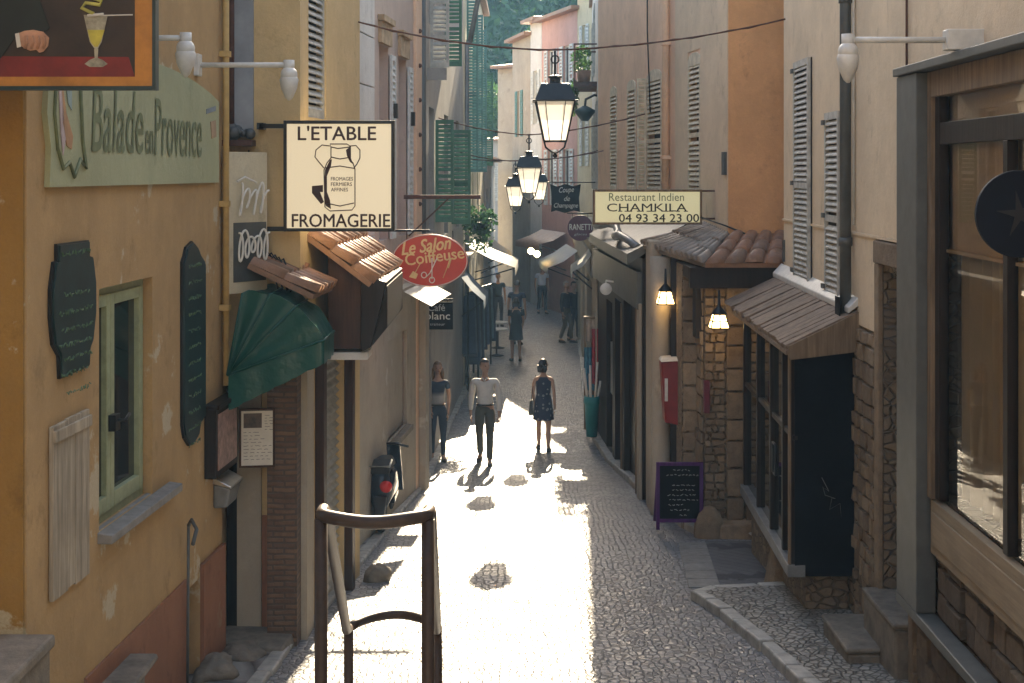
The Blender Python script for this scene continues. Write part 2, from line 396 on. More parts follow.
M['red'] = simple('red_enamel', (0.50,0.03,0.022), 0.4, 0, 0.15, 5, 0.03)
M['redbox'] = simple('red_lacquer', (0.20,0.006,0.009), 0.5, 0, 0.2, 5, 0.05)
M['purple'] = wood('purple_paint', (0.085,0.02,0.12), 0.5)
M['navy'] = simple('navy_enamel', (0.003,0.0045,0.012), 0.6, 0, 0.3, 5, 0.05, 0.2)
M['teal'] = simple('teal_plastic', (0.01,0.22,0.22), 0.45, 0, 0.15, 5, 0.02)
M['paper'] = simple('printed_paper', (0.62,0.58,0.5), 0.7, 0, 0.08, 6, 0)
M['photo'] = simple('faded_picture', (0.30,0.18,0.15), 0.4, 0, 0.6, 14, 0)
M['lamplit'] = emit('lit_lamp_glass', (1.0,0.68,0.32), 2.2)
M['tail'] = simple('red_lens', (0.6,0.02,0.02), 0.15, 0, 0.1, 5, 0)
M['rubber'] = simple('black_rubber', (0.02,0.02,0.02), 0.8, 0, 0.2, 10, 0.1)
M['scooterpaint'] = simple('dark_blue_gloss', (0.010,0.016,0.03), 0.2, 0, 0.2, 3, 0)
M['bark'] = simple('bark', (0.10,0.075,0.055), 0.9, 0, 0.4, 6, 0.5)
HAZE_D, SUN_E, SKY_S, EXPO = 0.0010, 4.5, 0.15, 2.3

# ------------------------------------------------------------------ building helpers
def facade(mb, f, z0, z1, holes):
    us = sorted({0.0, f.L} | {h[0] for h in holes} | {h[1] for h in holes}); zs = sorted({z0, z1} | {h[2] for h in holes} | {h[3] for h in holes})
    us = [u for u in us if -1e-6 <= u <= f.L+1e-6]; zs = [z for z in zs if z0-1e-6 <= z <= z1+1e-6]
    for i in range(len(us)-1):
        for j in range(len(zs)-1):
            uc, zc = (us[i]+us[i+1])/2, (zs[j]+zs[j+1])/2
            if any(h[0] < uc < h[1] and h[2] < zc < h[3] for h in holes): continue
            mb.add([f.P(us[i],zs[j]), f.P(us[i+1],zs[j]), f.P(us[i+1],zs[j+1]), f.P(us[i],zs[j+1])], [(0,1,2,3)])
    for a,b,c,d,t in holes:
        q = [f.P(a,c),f.P(b,c),f.P(b,d),f.P(a,d),f.P(a,c,-t),f.P(b,c,-t),f.P(b,d,-t),f.P(a,d,-t)]
        mb.add(q, [(0,1,5,4),(1,2,6,5),(2,3,7,6),(3,0,4,7),(4,5,6,7)])
def walls(name, mat, parent, foot, z0, z1, holes={}):
    mb = MB(); n = len(foot)
    for i in range(n): facade(mb, F(foot[i], foot[(i+1)%n]), z0, z1, holes.get(i, []))
    mb.add([(x,y,z1) for x,y in foot], [list(range(n))])
    return mb.build(name, mat, parent, fix=False)
def roof(parent, foot, z, over=0.35, mat='tile', rise=0.9):
    cx = sum(p[0] for p in foot)/len(foot); cy = sum(p[1] for p in foot)/len(foot)
    mb = MB(); n = len(foot); out = []
    for x,y in foot:
        d = Vector((x-cx,y-cy)); k = (d.length+over*1.3)/d.length; out.append((cx+d.x*k, cy+d.y*k))
    vs = [(x,y,z+0.01) for x,y in out] + [(x,y,z+0.13) for x,y in out] + [(cx+(x-cx)*0.2, cy+(y-cy)*0.2, z+rise) for x,y in out]
    fs = [list(range(n-1,-1,-1)), list(range(2*n,3*n))]
    for i in range(n):
        j = (i+1)%n; fs += [(i,j,n+j,n+i),(n+i,n+j,2*n+j,2*n+i)]
    mb.add(vs, fs); return mb.build('roof', M[mat], parent)
def shutter(f, u0,u1,z0,z1,d, mat, parent, pitch=0.085, arch=0.0, name='shutter', mid=True):
    mb = MB(); w = min(0.055, (u1-u0)*0.18); t = 0.035
    mb.fbox(f,u0,u0+w,z0,z1,d,d+t); mb.fbox(f,u1-w,u1,z0,z1,d,d+t)
    mb.fbox(f,u0+w,u1-w,z0,z0+w*1.3,d,d+t); mb.fbox(f,u0+w,u1-w,z1-w*1.3,z1,d,d+t)
    zm = None
    if mid: zm = (z0*0.55+z1*0.45); mb.fbox(f,u0+w,u1-w,zm-w*0.6,zm+w*0.6,d,d+t)
    if arch:
        n = 8; uc = (u0+u1)/2; hw = (u1-u0)/2
        pts = [(u0,z1)] + [(uc-hw*math.cos(PI*i/n), z1+arch*math.sin(PI*i/n)) for i in range(1,n)] + [(u1,z1)]
        mb.poly(f, pts[::-1], d, d+t)
    z = z0+w*1.3
    while z < z1-w*1.3-pitch*0.5:
        if zm is None or abs(z+pitch*0.3-zm) > w*0.6+pitch*0.4:
            a,b = u0+w, u1-w; zt = z+pitch*0.62
            mb.hexa([f.P(a,z,d+t*0.95),f.P(b,z,d+t*0.95),f.P(b,zt,d+0.004),f.P(a,zt,d+0.004),f.P(a,z+0.012,d+t),f.P(b,z+0.012,d+t),f.P(b,zt+0.012,d+0.006),f.P(a,zt+0.012,d+0.006)])
        z += pitch
    return mb.build(name, mat, parent, fix=True)
def simple_window(f, u0,u1,z0,z1,depth, parent, frame='whiteshutter'):
    """a pane set back in its opening with a frame as its own mesh"""
    w = 0.05; mb = MB(); d0, d1 = -depth+0.03, -depth+0.08
    mb.fbox(f,u0,u0+w,z0,z1,d0,d1); mb.fbox(f,u1-w,u1,z0,z1,d0,d1); mb.fbox(f,u0+w,u1-w,z0,z0+w,d0,d1); mb.fbox(f,u0+w,u1-w,z1-w,z1,d0,d1)
    uc = (u0+u1)/2; mb.fbox(f,uc-w*0.5,uc+w*0.5,z0+w,z1-w,d0,d1)
    wn = mb.build('window', M[frame], parent)
    MB().fbox(f,u0+w,u1-w,z0+w,z1-w,d0+0.005,d0+0.015).build('pane', M['glass'], wn)
    return wn
def text(s, f, u0,u1,z0,z1,d, mat, parent, name='lettering', bold=0.0, shear=0.0, rot=0.0, fat=0.0):
    cu = bpy.data.curves.new(name,'FONT'); cu.body = s; cu.offset = 0.0; fat = fat or bold*0.45*(z1-z0); cu.shear = shear; cu.resolution_u = 3
    ob = bpy.data.objects.new(name, cu); COL.objects.link(ob)
    bpy.context.view_layer.update()
    me0 = bpy.data.meshes.new_from_object(ob.evaluated_get(bpy.context.evaluated_depsgraph_get()))
    vs = [v.co.copy() for v in me0.vertices]; fs = [list(p.vertices) for p in me0.polygons]
    bpy.data.objects.remove(ob); bpy.data.curves.remove(cu); bpy.data.meshes.remove(me0)
    a = min(v.x for v in vs); b = max(v.x for v in vs); c = min(v.y for v in vs); e = max(v.y for v in vs)
    mb = MB(); uc, zc = (u0+u1)/2, (z0+z1)/2; cr, sr = math.cos(rot), math.sin(rot); out = []
    for v in vs:
        x = (v.x-a)/(b-a)*(u1-u0)-(u1-u0)/2; y = (v.y-c)/(e-c)*(z1-z0)-(z1-z0)/2
        out.append(f.P(uc+x*cr-y*sr, zc+x*sr+y*cr, d))
    mb.add(out, fs)
    if fat:
        for q,(a,b) in enumerate(((fat,0),(-fat,0),(0,fat*.7),(0,-fat*.7))): mb.add([p+Vector((f.u.x*a,f.u.y*a,b))+Vector((f.n.x,f.n.y,0))*0.0003*(q+1) for p in out], fs)
    return mb.build(name, mat, parent, fix=False)
def strokes(f, lines, d, r, mat, parent, name='lettering'):
    mb = MB()
    for ln in lines: mb.tube([f.P(u,z,d) for u,z in ln], r, 5)
    return mb.build(name, mat, parent)
def scribble(u0,u1,z,h,rr):
    """one line of handwriting too small to read"""
    out = []; u = u0
    while u < u1:
        w = rr.uniform(0.03,0.08)*(1 if u1-u0 > 0.4 else 0.6); pts = []; k = max(4,int(w/0.008))
        for i in range(k): pts.append((u+w*i/(k-1), z+rr.uniform(-h,h)*0.5))
        out.append(pts); u += w+0.02
    return out
def blocks(f, u0,u1,z0,z1, d0,d1, parent, rowh=0.22, bw=0.38, mat='block', name='stonework', rr=None, jit=0.02):
    """coursed stones laid one by one, a little uneven"""
    rr = rr or R; mb = MB(); z = z0
    while z < z1-0.03:
        h = min(rowh*rr.uniform(0.75,1.25), z1-z)
        if z1-(z+h) < 0.06: h = z1-z
        u = u0
        while u < u1-0.02:
            w = min(bw*rr.uniform(0.6,1.4), u1-u)
            if u1-(u+w) < 0.07: w = u1-u
            g = 0.012; e = d1+rr.uniform(-jit,jit)
            j = lambda: rr.uniform(-0.009,0.009)
            mb.hexa([f.P(u+g+j(),z+g+j(),e+j()),f.P(u+w-g+j(),z+g+j(),e+j()),f.P(u+w-g,z+g,d0),f.P(u+g,z+g,d0),f.P(u+g+j(),z+h-g+j(),e+j()),f.P(u+w-g+j(),z+h-g+j(),e+j()),f.P(u+w-g,z+h-g,d0),f.P(u+g,z+h-g,d0)])
            u += w
        z += h
    return mb.build(name, M[mat], parent, bevel=0.014)
def tile_roof(p_eave0, p_eave1, p_top0, p_top1, parent, name='roof', mat='tile', w=0.17, thick=0.05, amp=0.36, rl=0.42):
    """rows of half-round tiles running down from the top edge to the eave"""
    e0,e1,t0,t1 = map(Vector,(p_eave0,p_eave1,p_top0,p_top1)); mb = MB()
    nrm = (e1-e0).cross(t0-e0).normalized()
    if nrm.z < 0: nrm = -nrm
    n = max(2,int((e1-e0).length/w))
    mb.hexa([e0-nrm*thick,e1-nrm*thick,t1-nrm*thick,t0-nrm*thick,e0,e1,t1,t0])
    for i in range(n):
        k0,k1 = i/n,(i+1)/n
        a0,a1 = e0.lerp(e1,k0),e0.lerp(e1,k1); b0,b1 = t0.lerp(t1,k0),t0.lerp(t1,k1)
        rows = max(1,int((b0-a0).length/rl))
        for r in range(rows):
            j = R.uniform(-0.012,0.012); s0,s1 = r/rows-0.02,(r+1)/rows
            lo0,lo1 = a0.lerp(b0,s0),a1.lerp(b1,s0); hi0,hi1 = a0.lerp(b0,s1),a1.lerp(b1,s1)
            vs = []; m = 7; hl = amp*(lo1-lo0).length; hh = amp*0.8*(hi1-hi0).length
            for q in range(m):
                a = PI*q/(m-1); x = 0.5-0.5*math.cos(a)
                vs.append(lo0.lerp(lo1,x*0.92+0.04)+nrm*(math.sin(a)*hl+0.012+j))
            for q in range(m):
                a = PI*q/(m-1); x = 0.5-0.5*math.cos(a)
                vs.append(hi0.lerp(hi1,x*0.8+0.1)+nrm*(math.sin(a)*hh))
            mb.add(vs, [(q,q+1,m+q+1,m+q) for q in range(m-1)]+[tuple(range(m-1,-1,-1))], True)
    return mb.build(name, M[mat], parent)

# ------------------------------------------------------------------ ground
def ground():
    mb = MB(); ys = [-30, 0.9]; zs = [-1.65, -1.65]; n = 13
    for i in range(n):
        y = 0.9+i*0.7; z = -1.65-(i+1)*(2.426/n); ys += [y, y+0.7]; zs += [z, z]
    y = 10.0
    while y < 24.5: ys.append(y+0.001); zs.append(gz(y+0.001)); y += 0.5
    for y in (24.5, 30, 36, 42, 50, 60, 75, 100, 160, 600): ys.append(y); zs.append(-4.975)
    xs = [-600,-60,-12,-4,-2,0,2,4,12,60,600]; m = len(xs)
    vs = [(x,y,z) for y,z in zip(ys,zs) for x in xs]
    fs = [(j*m+i, j*m+i+1, (j+1)*m+i+1, (j+1)*m+i) for j in range(len(ys)-1) for i in range(m-1)]
    mb.add(vs, fs); return mb.build('street', M['setts'], kind='structure')
ground()
def resample(pts, step=0.4):
    out = [Vector(pts[0])]
    for a,b in zip(pts,pts[1:]):
        a,b = Vector(a),Vector(b); n = max(1,int((b-a).length/step))
        for i in range(1,n+1): out.append(a.lerp(b,i/n))
    return out
def pavement(kpix, side, far, h, name, kname, mat, kw=0.14):
    """a raised strip between a kerb line and the house fronts"""
    k = resample([gpt(*p).to_2d() for p in kpix], 0.35); n = len(k)
    mb = MB(); kb = MB(); off = []
    for i in range(n):
        t = (k[min(i+1,n-1)]-k[max(i-1,0)]).normalized(); nn = Vector((-t.y,t.x))
        if nn.x*side < 0: nn = -nn
        off.append(k[i]+nn*kw)
    vs = []
    for i in range(n): vs += [(off[i].x-side*0.01,off[i].y,gz(off[i].y)+h-0.006), (far,off[i].y,gz(off[i].y)+h-0.006)]
    mb.add(vs, [(2*i,2*i+1,2*i+3,2*i+2) for i in range(n-1)])
    mb.add([vs[0],vs[1],(vs[1][0],vs[1][1],vs[1][2]-0.3),(vs[0][0],vs[0][1],vs[0][2]-0.3)],[(0,1,2,3)])
    mb.build(name, M[mat], kind='structure')
    for i in range(n-1):
        a,b,c,d = k[i],k[i+1],off[i+1],off[i]; q = R.uniform(-0.008,0.008); g = 0.02
        a2,b2 = a.lerp(b,g),b.lerp(a,g); d2,c2 = d.lerp(c,g),c.lerp(d,g); q2 = R.uniform(-0.012,0.012)
        sh = Vector((side*q2,0)); a2,b2 = a2+sh,b2+sh
        P = lambda v,e: (v.x,v.y,gz(v.y)+e)
        kb.hexa([P(a2,-0.1),P(b2,-0.1),P(c2,-0.1),P(d2,-0.1),P(a2,h+q),P(b2,h+q),P(c2,h+q),P(d2,h+q)])
    kb.build(kname, M['kerb'], kind='structure', bevel=0.018)
pavement([(577,338),(580,360),(582,392),(584,415),(592,440),(608,464),(632,487),(660,510),(682,528),(700,537),(760,540)], 1, 6.0, 0.10, 'pavement_right_far', 'kerb_right_far', 'pave')
pavement([(800,590),(712,594),(690,600),(720,618),(760,652),(800,690),(850,740)], 1, 6.0, 0.10, 'pavement_right_near', 'kerb_right_near', 'pebble')
pavement([(474,378),(452,425),(428,482),(398,520),(370,555),(335,600),(300,640),(262,690)], -1, -4.5, 0.05, 'pavement_left', 'kerb_left', 'pave')
mb = MB(); l0 = [gpt(700,541),gpt(690,590)]      # side lane: brick sheet toned darker to stand in for road in shade
mb.add([(2.37,17.5,gz(17.5)+0.004),(8,17.5,gz(17.5)+0.004),(8,14.7,gz(14.7)+0.004),(2.18,14.7,gz(14.7)+0.004)],[(0,1,2,3)])
mb.build('lane_shade_paving', M['lane'], kind='structure')
mb = MB()
for i in range(6):
    y0 = 14.98+i*0.4; y1 = y0+0.38; x0 = 1.86+0.07*(y0-14.98); x1 = 1.86+0.07*(y1-14.98)
    mb.hexa([(x0,y0,gz(y0)-0.05),(x0+0.34,y0,gz(y0)-0.05),(x1+0.34,y1,gz(y1)-0.05),(x1,y1,gz(y1)-0.05),(x0,y0,gz(y0)+0.014),(x0+0.34,y0,gz(y0)+0.014),(x1+0.34,y1,gz(y1)+0.014),(x1,y1,gz(y1)+0.014)])
mb.build('gutter_slabs', M['sill'], kind='structure', bevel=0.01)

# ------------------------------------------------------------------ LEFT: ochre house
f1 = F((-2.79,8.17),(-2.53,12.4))
def hole(f, px0,px1, py_bot, py_top, depth, ref=None):
    r = ref or px0; return (f.hu(px0), f.hu(px1), f.hz(r,py_bot), f.hz(r,py_top), depth)
oc = thing('ochre_house', 'ochre plastered house with an olive green window, terracotta plinth and painted boards', 'house', (-2.79,8.17,gz(8.17)))
W1 = hole(f1, 99, 152.5, 532, 289, 0.16)
NI = (f1.hu(185), f1.hu(200), -5.2, -3.34, 0.45)
foot = [(-9,8.17),(-2.79,8.17),(-2.53,12.4),(-9,12.4)]
walls('wall', M['ochre'], oc, foot, -5.0, 3.6, {1:[W1,NI]})
roof(oc, foot, 3.6)
mb = MB(); mb.fbox(F((-9,8.17),(-2.79,8.17)), 0, 6.2, -4.6, 3.5, 0.002, 0.03); mb.build('shade_toned_front', M['ochre_shaded'], oc)  # same ochre wall, coloured darker because it faces away from the sun
mb = MB(); mb.fbox(f1, f1.hu(84), NI[0], -5.0, -3.235, 0.001, 0.02); mb.fbox(f1, NI[1], f1.L, -5.0, -3.235, 0.001, 0.035); mb.build('plinth', M['terra'], oc)
u0,u1,z0,z1,_ = W1
wf = MB(); w = 0.055
for a,b in ((u0,u0+0.045),(u1-0.07,u1)): wf.fbox(f1,a,b,z0,z1,-0.13,-0.07)
wf.fbox(f1,u0+0.045,u1-0.07,z1-0.06,z1,-0.13,-0.07); wf.fbox(f1,u0+0.045,u1-0.07,z0,z0+0.06,-0.13,-0.07)
win = wf.build('window', M['olive'], oc, bevel=0.006)
um = f1.hu(118)
def casement(a,b):
    c = MB(); e = 0.075
    c.fbox(f1,a,a+e,z0+0.062,z1-0.062,-0.12,-0.05); c.fbox(f1,b-e,b,z0+0.062,z1-0.062,-0.12,-0.05)
    c.fbox(f1,a+e,b-e,z0+0.062,z0+0.17,-0.12,-0.05); c.fbox(f1,a+e,b-e,z1-0.14,z1-0.062,-0.12,-0.05)
    o = c.build('casement', M['olive'], win, bevel=0.006); return o
casement(u0+0.047, um-0.002); casement(um+0.002, u1-0.072)
mb = MB(); mb.fbox(f1,u0+0.12,um-0.07,z0+0.16,z1-0.13,-0.1,-0.09); mb.fbox(f1,um+0.07,u1-0.14,z0+0.16,z1-0.13,-0.1,-0.09); mb.build('pane', M['glass'], win)
mb = MB(); zh = f1.hz(120,422); mb.fbox(f1,um-0.05,um+0.05,zh-0.05,zh+0.06,-0.05,0.0); mb.tube([f1.P(um,zh+0.02,-0.02),f1.P(um,zh+0.02,0.05),f1.P(um+0.09,zh+0.05,0.05)],0.012); mb.build('handle', M['black'], win)
mb = MB(); mb.hexa([f1.P(u0-0.03,z0-0.075,0.10),f1.P(f1.hu(170),z0-0.075,0.10),f1.P(f1.hu(170),z0-0.075,-0.05),f1.P(u0-0.03,z0-0.075,-0.05),f1.P(u0-0.03,z0-0.015,0.10),f1.P(f1.hu(170),z0-0.015,0.10),f1.P(f1.hu(170),z0+0.005,-0.05),f1.P(u0-0.03,z0+0.005,-0.05)]); mb.build('sill', M['sill'], oc, bevel=0.008)
mb = MB(); a,b = f1.hu(48), f1.hu(85); zb,zt = -2.56,-1.52   # painted board hatch of five uneven planks
for i in range(5):
    q = R.uniform(-0.002,0.003); mb.fbox(f1,a+(b-a)*i/5+0.001,a+(b-a)*(i+1)/5-0.001,zb+R.uniform(-0.012,0.01),zt+R.uniform(-0.006,0.008),0.005,0.03+q)
mb.fbox(f1,a,b,zt-0.1,zt-0.03,0.03,0.05); mb.build('board_hatch', M['oldwood'], oc, bevel=0.004)
mb = MB(); up = f1.L-0.05; mb.tube([f1.P(up,3.4,0.05),f1.P(up,f1.hz(219,386),0.05)],0.028,10)
for z in (2.4,1.0,-0.3,-1.2): mb.fbox(f1,up-0.045,up+0.045,z,z+0.05,0.0,0.085)
mb.build('drainpipe', M['ochrepipe'], oc)
mb = MB(); uq = f1.hu(181); mb.tube([f1.P(uq,-2.78,0.06),f1.P(uq,-4.3,0.05)],0.012,6); mb.tube([f1.P(uq,-2.78,0.06),f1.P(uq-0.02,-2.73,0.09),f1.P(uq-0.12,-2.78,0.16),f1.P(uq-0.26,-2.86,0.17)],0.016,6); mb.build('water_tap', M['greymetal'], oc)
mb = MB(); mb.box(-6,-2.64,7.0,8.14,-4.6,-2.72); mb.box(-6,-2.61,6.97,8.14,-2.715,-2.64)
tag(mb.build('stone_ledge', M['stonegrey'], None, bevel=0.02), 'worn stone ledge at the near corner of the ochre house', 'ledge')
mb = MB(); mb.box(-3.0,-2.55,8.3,9.9,-4.3,-3.42); mb.box(-2.95,-2.47,8.3,9.95,-3.415,-3.36)
tag(mb.build('stone_bench', M['stonegrey'], None, bevel=0.03), 'low pale stone slab at the foot of the ochre wall', 'slab')
def boulder(x,y,r,label,group=None):
    mb = MB(); mb.ball((0,0,0),r,28,18)
    for v in mb.v:
        k = 1+0.55*mnoise.noise(Vector((v.x*5+x*3,v.y*5+y,v.z*5)))+0.22*mnoise.noise(Vector((v.x*14+x*3,v.y*14+y,v.z*14)))+0.08*mnoise.noise(Vector((v.x*40,v.y*40+y,v.z*40))); v.x *= k; v.y *= k; v.z *= k; v += Vector((x,y,gz(y)+r[2]*0.45))
    return tag(mb.build('rubble_stone', M['stonegrey']), label, 'stone', group)
boulder(-2.45,11.75,(0.2,0.26,0.13),'flat rubble stone at the foot of the terracotta pillar','rubble stones by the left walls')
boulder(-2.32,12.3,(0.2,0.2,0.1),'rubble stone in front of the dark doorway beside the ochre house','rubble stones by the left walls')
boulder(-1.47,15.35,(0.13,0.15,0.11),'pale rubble stone against the wall below the parked scooter','rubble stones by the left walls')
mb = MB(); mb.hexa([(-2.6,12.45,-4.4),(-1.95,12.35,-4.4),(-1.9,12.9,-4.4),(-2.6,12.94,-4.4),(-2.6,12.45,-4.13),(-2.0,12.38,-4.15),(-1.95,12.88,-4.12),(-2.6,12.94,-4.12)])
tag(mb.build('door_step', M['stonegrey'], None, bevel=0.02), 'worn stone step below the doorway with the paper notice', 'step')

# painted shop board on the ochre wall
bd = thing('shop_board', 'faded green painted shop board reading Balade en Provence', 'sign', f1.P(2.0,-0.1))
ua,ub = f1.hu(44), f1.hu(215); zb = -0.09
pts = [(ua,zb),(ub,zb),(ub,0.60)]
for i in range(1,16):
    k = i/16; pts.append((ub+(ua-ub)*k, 0.60+0.2*math.sin(PI*k)**0.8))
pts += [(ua,0.60),(ua-0.04,0.35),(ua+0.02,0.15)]
MB().poly(f1, pts, 0.0, 0.035).build('board', M['signgreen'], bd)
rim = MB(); rim.tube([f1.P(ua+0.09,0.62,0.04),f1.P(ua+0.06,0.35,0.04),f1.P(ua+0.11,0.14,0.04),f1.P(ua+0.2,0.02,0.04),f1.P(ua+0.3,0.06,0.04),f1.P(ua+0.38,-0.03,0.04),f1.P(ua+0.48,0.08,0.04),f1.P(ua+0.58,0.02,0.04),f1.P(ua+0.52,0.2,0.04),f1.P(ua+0.46,0.7,0.04)],0.014,5); rim.build('border_scroll', M['inkgreen'], bd)
uL = f1.hu(86); uR = f1.hu(203)
text('Balade', f1, uL, f1.hu(138), 0.13,0.56,0.04, M['inkgreen'], bd, bold=0.02, shear=0.15)
text('en', f1, f1.hu(140), f1.hu(148), 0.13,0.30,0.04, M['inkgreen'], bd, bold=0.02)
text('Provence', f1, f1.hu(149.5), f1.hu(197), 0.12,0.54,0.04, M['inkgreen'], bd, bold=0.015, shear=0.1)
def swash(cols, pts, name): 
    MB().poly(f1, pts, 0.036, 0.041).build(name, simple(name+'_paint', cols, 0.7,0,0.25,8,0), bd)
swash((0.44,0.24,0.12), [(ua+0.16,0.62),(ua+0.25,0.36),(ua+0.36,0.22),(ua+0.34,0.14),(ua+0.26,0.16),(ua+0.19,0.3)], 'orange_motif')
swash((0.27,0.36,0.34), [(ua+0.22,0.62),(ua+0.34,0.5),(ua+0.34,0.38),(ua+0.28,0.42)], 'blue_motif')
swash((0.46,0.36,0.36), [(ua+0.12,0.6),(ua+0.15,0.6),(ua+0.24,0.2),(ua+0.2,0.1),(ua+0.16,0.24)], 'pink_motif')
swash((0.40,0.27,0.17), [(ub-0.28,0.42),(ub-0.12,0.44),(ub-0.1,0.30),(ub-0.24,0.28)], 'right_motif')
swash((0.22,0.27,0.3), [(ub-0.4,0.52),(ub-0.12,0.56),(ub-0.12,0.52),(ub-0.4,0.48)], 'grey_motif')

# two shaped menu plaques
def plaque(outline, label, lines, hw):
    us = [f1.hu(p[0]) for p in outline]; zs = [f1.hz(*p) for p in outline]
    t = thing('menu_plaque', label, 'menu board', f1.P(sum(us)/len(us), min(zs)), group='dark green menu plaques')
    pts = list(zip(us,zs)); cu = sum(us)/len(us); cz = sum(zs)/len(zs)
    MB().poly(f1, pts, 0.0, 0.02).build('backing', M['black'], t)
    ins = [(cu+(u-cu)*0.93, cz+(z-cz)*0.975) for u,z in pts]
    MB().poly(f1, ins, 0.0201, 0.032).build('panel', M['boardgreen'], t)
    rr = random.Random(len(lines)); ls = []
    for z,a,b in lines: ls += scribble(cu+(a)*hw, cu+b*hw, z, 0.035, rr)
    strokes(f1, ls, 0.034, 0.0035, M['goldtext'], t, 'handwriting')
plaque([(57,379),(56,356),(50,345),(47.5,318),(47.5,290),(51,262),(54,261),(54,244),(86,240),(86,256),(90,257),(93,282),(93,312),(90,340),(87,348),(86,366)], 'bulging dark green menu plaque left of the olive window', [(-0.50,-0.6,0.6),(-0.75,-0.5,0.5),(-0.86,-0.7,0.6),(-0.97,-0.6,0.7),(-1.06,-0.7,0.7),(-1.15,-0.5,0.5),(-1.24,-0.6,0.5),(-1.36,-0.4,0.6)], 0.4)
plaque([(187,446),(182,438),(180,425),(180,262),(182,256),(184,247),(190,241),(196,248),(198,254),(203,262),(203,416),(198,424),(196,436),(191,444)], 'tall narrow dark green menu plaque right of the olive window', [(-0.75-0.13*i,-0.6,0.6) for i in range(12)], 0.28)

# glazed menu case and letter box at the end of the wall
mc = thing('menu_case', 'dark wall display case with a faded picture at the end of the ochre wall', 'display case', f1.P(4.0,-2.5))
ua,ub = f1.hu(204), f1.L+0.16; zb,zt = -2.56,-1.98
mb = MB(); mb.fbox(f1,ua,ub,zb,zt,0.002,0.10); mb.fbox(f1,ua-0.02,ub+0.02,zt,zt+0.04,0.002,0.13); mb.build('case', M['darkwood'], mc, bevel=0.006)
MB().fbox(f1,ua+0.06,ub-0.05,zb+0.06,zt-0.05,0.1005,0.106).build('picture', M['photo'], mc)
lb = thing('letter_box', 'small silver wall box under the menu case', 'wall box', f1.P(4.1,-2.9))
mb = MB(); ua,ub = f1.hu(213),f1.L+0.1
mb.hexa([f1.P(ua+0.03,-2.87,0.11),f1.P(ub-0.03,-2.87,0.11),f1.P(ub,-2.87,0.0),f1.P(ua,-2.87,0.0),f1.P(ua,-2.70,0.15),f1.P(ub,-2.70,0.15),f1.P(ub,-2.66,0.0),f1.P(ua,-2.66,0.0)]); mb.build('body', M['zinc'], lb, bevel=0.015)
mb = MB(); mb.hexa([f1.P(ua-0.01,-2.698,0.16),f1.P(ub+0.01,-2.698,0.16),f1.P(ub+0.01,-2.658,0.0),f1.P(ua-0.01,-2.658,0.0),f1.P(ua-0.01,-2.68,0.16),f1.P(ub+0.01,-2.68,0.16),f1.P(ub+0.01,-2.60,0.0),f1.P(ua-0.01,-2.60,0.0)]); mb.build('lid', M['steel'], lb, bevel=0.005)

# hanging painted sign: a sleeve and fist beside a footed glass of absinthe
ps = thing('painted_sign', 'framed painted shop sign with a fist beside a stemmed glass on a red table', 'sign', (-2.6,7.5,0.45))
fs = F((-3.9,7.55),(-1.89,7.55)); zb = zat(90,7.55)
uw = lambda px: fs.hu(px)
mb = MB(); mb.fbox(fs,0,fs.L,zb,zb+0.02,-0.06,0.012); mb.fbox(fs,fs.L-0.018,fs.L,zb+0.02,1.75,-0.06,0.012); mb.fbox(fs,0,fs.L-0.018,1.73,1.75,-0.06,0.012); mb.fbox(fs,0,0.02,zb+0.02,1.73,-0.06,0.012); mb.build('metal_edge', M['boardgreen'], ps)
MB().fbox(fs,0.02,fs.L-0.018,zb+0.02,1.73,-0.055,0.0).build('canvas', simple('dark_canvas',(0.035,0.02,0.012),0.55,0,0.8,1.6,0.05), ps)
mb = MB(); fr = 0.095
mb.fbox(fs,0.02,fs.L-0.018,zb+0.021,zb+0.07,0.0005,0.008); mb.fbox(fs,fs.L-0.11,fs.L-0.019,zb+0.07,1.729,0.0005,0.008); mb.build('painted_frame', simple('orange_frame_paint',(0.42,0.17,0.03),0.6,0,0.35,4,0.05), ps)
MB().fbox(fs,0.021,fs.L-0.111,zb+0.07,zat(80,7.55),0.0005,0.004).build('shadow_line', M['gap'], ps)
MB().poly(fs,[(0.021,zat(79.5,7.55)),(fs.L-0.112,zat(77,7.55)),(fs.L-0.145,zat(57,7.55)),(0.021,zat(55,7.55))],0.0005,0.005).build('red_table', simple('red_table_paint',(0.17,0.012,0.01),0.55,0,0.5,2.5,0.03), ps)
def pp(l): return [(uw(x), zat(y,7.55)) for x,y in l]
sl = MB(); sl.poly(fs, pp([(-60,-60),(18,-60),(40,0),(50,28),(44,34),(18,34),(0,60),(-60,62)]),0.0042,0.008); sl.build('painted_sleeve', simple('dark_sleeve_paint',(0.008,0.014,0.010),0.6,0,0.4,3,0), ps)
hd = MB(); hd.poly(fs, pp([(18,34),(25,31),(34,30),(44,32),(50,38),(49,46),(44,52),(40,53),(37,50),(31,51),(26,49),(20,45)]),0.0082,0.013)
hd.build('painted_hand', simple('skin_paint',(0.48,0.25,0.15),0.6,0,0.3,9,0), ps, bevel=0.003)
kn = MB()
for x in (27,33,39,45): kn.tube([fs.P(uw(x),zat(36,7.55),0.014),fs.P(uw(x+1),zat(43,7.55),0.015),fs.P(uw(x-1),zat(49,7.55),0.014)],0.009,6)
kn.build('painted_fingers', simple('finger_paint',(0.42,0.21,0.12),0.6,0,0.3,9,0), ps)
MB().poly(fs, pp([(16,34),(20,33),(22,47),(18,48)]),0.0135,0.0155).build('painted_cuff', M['paper'], ps)
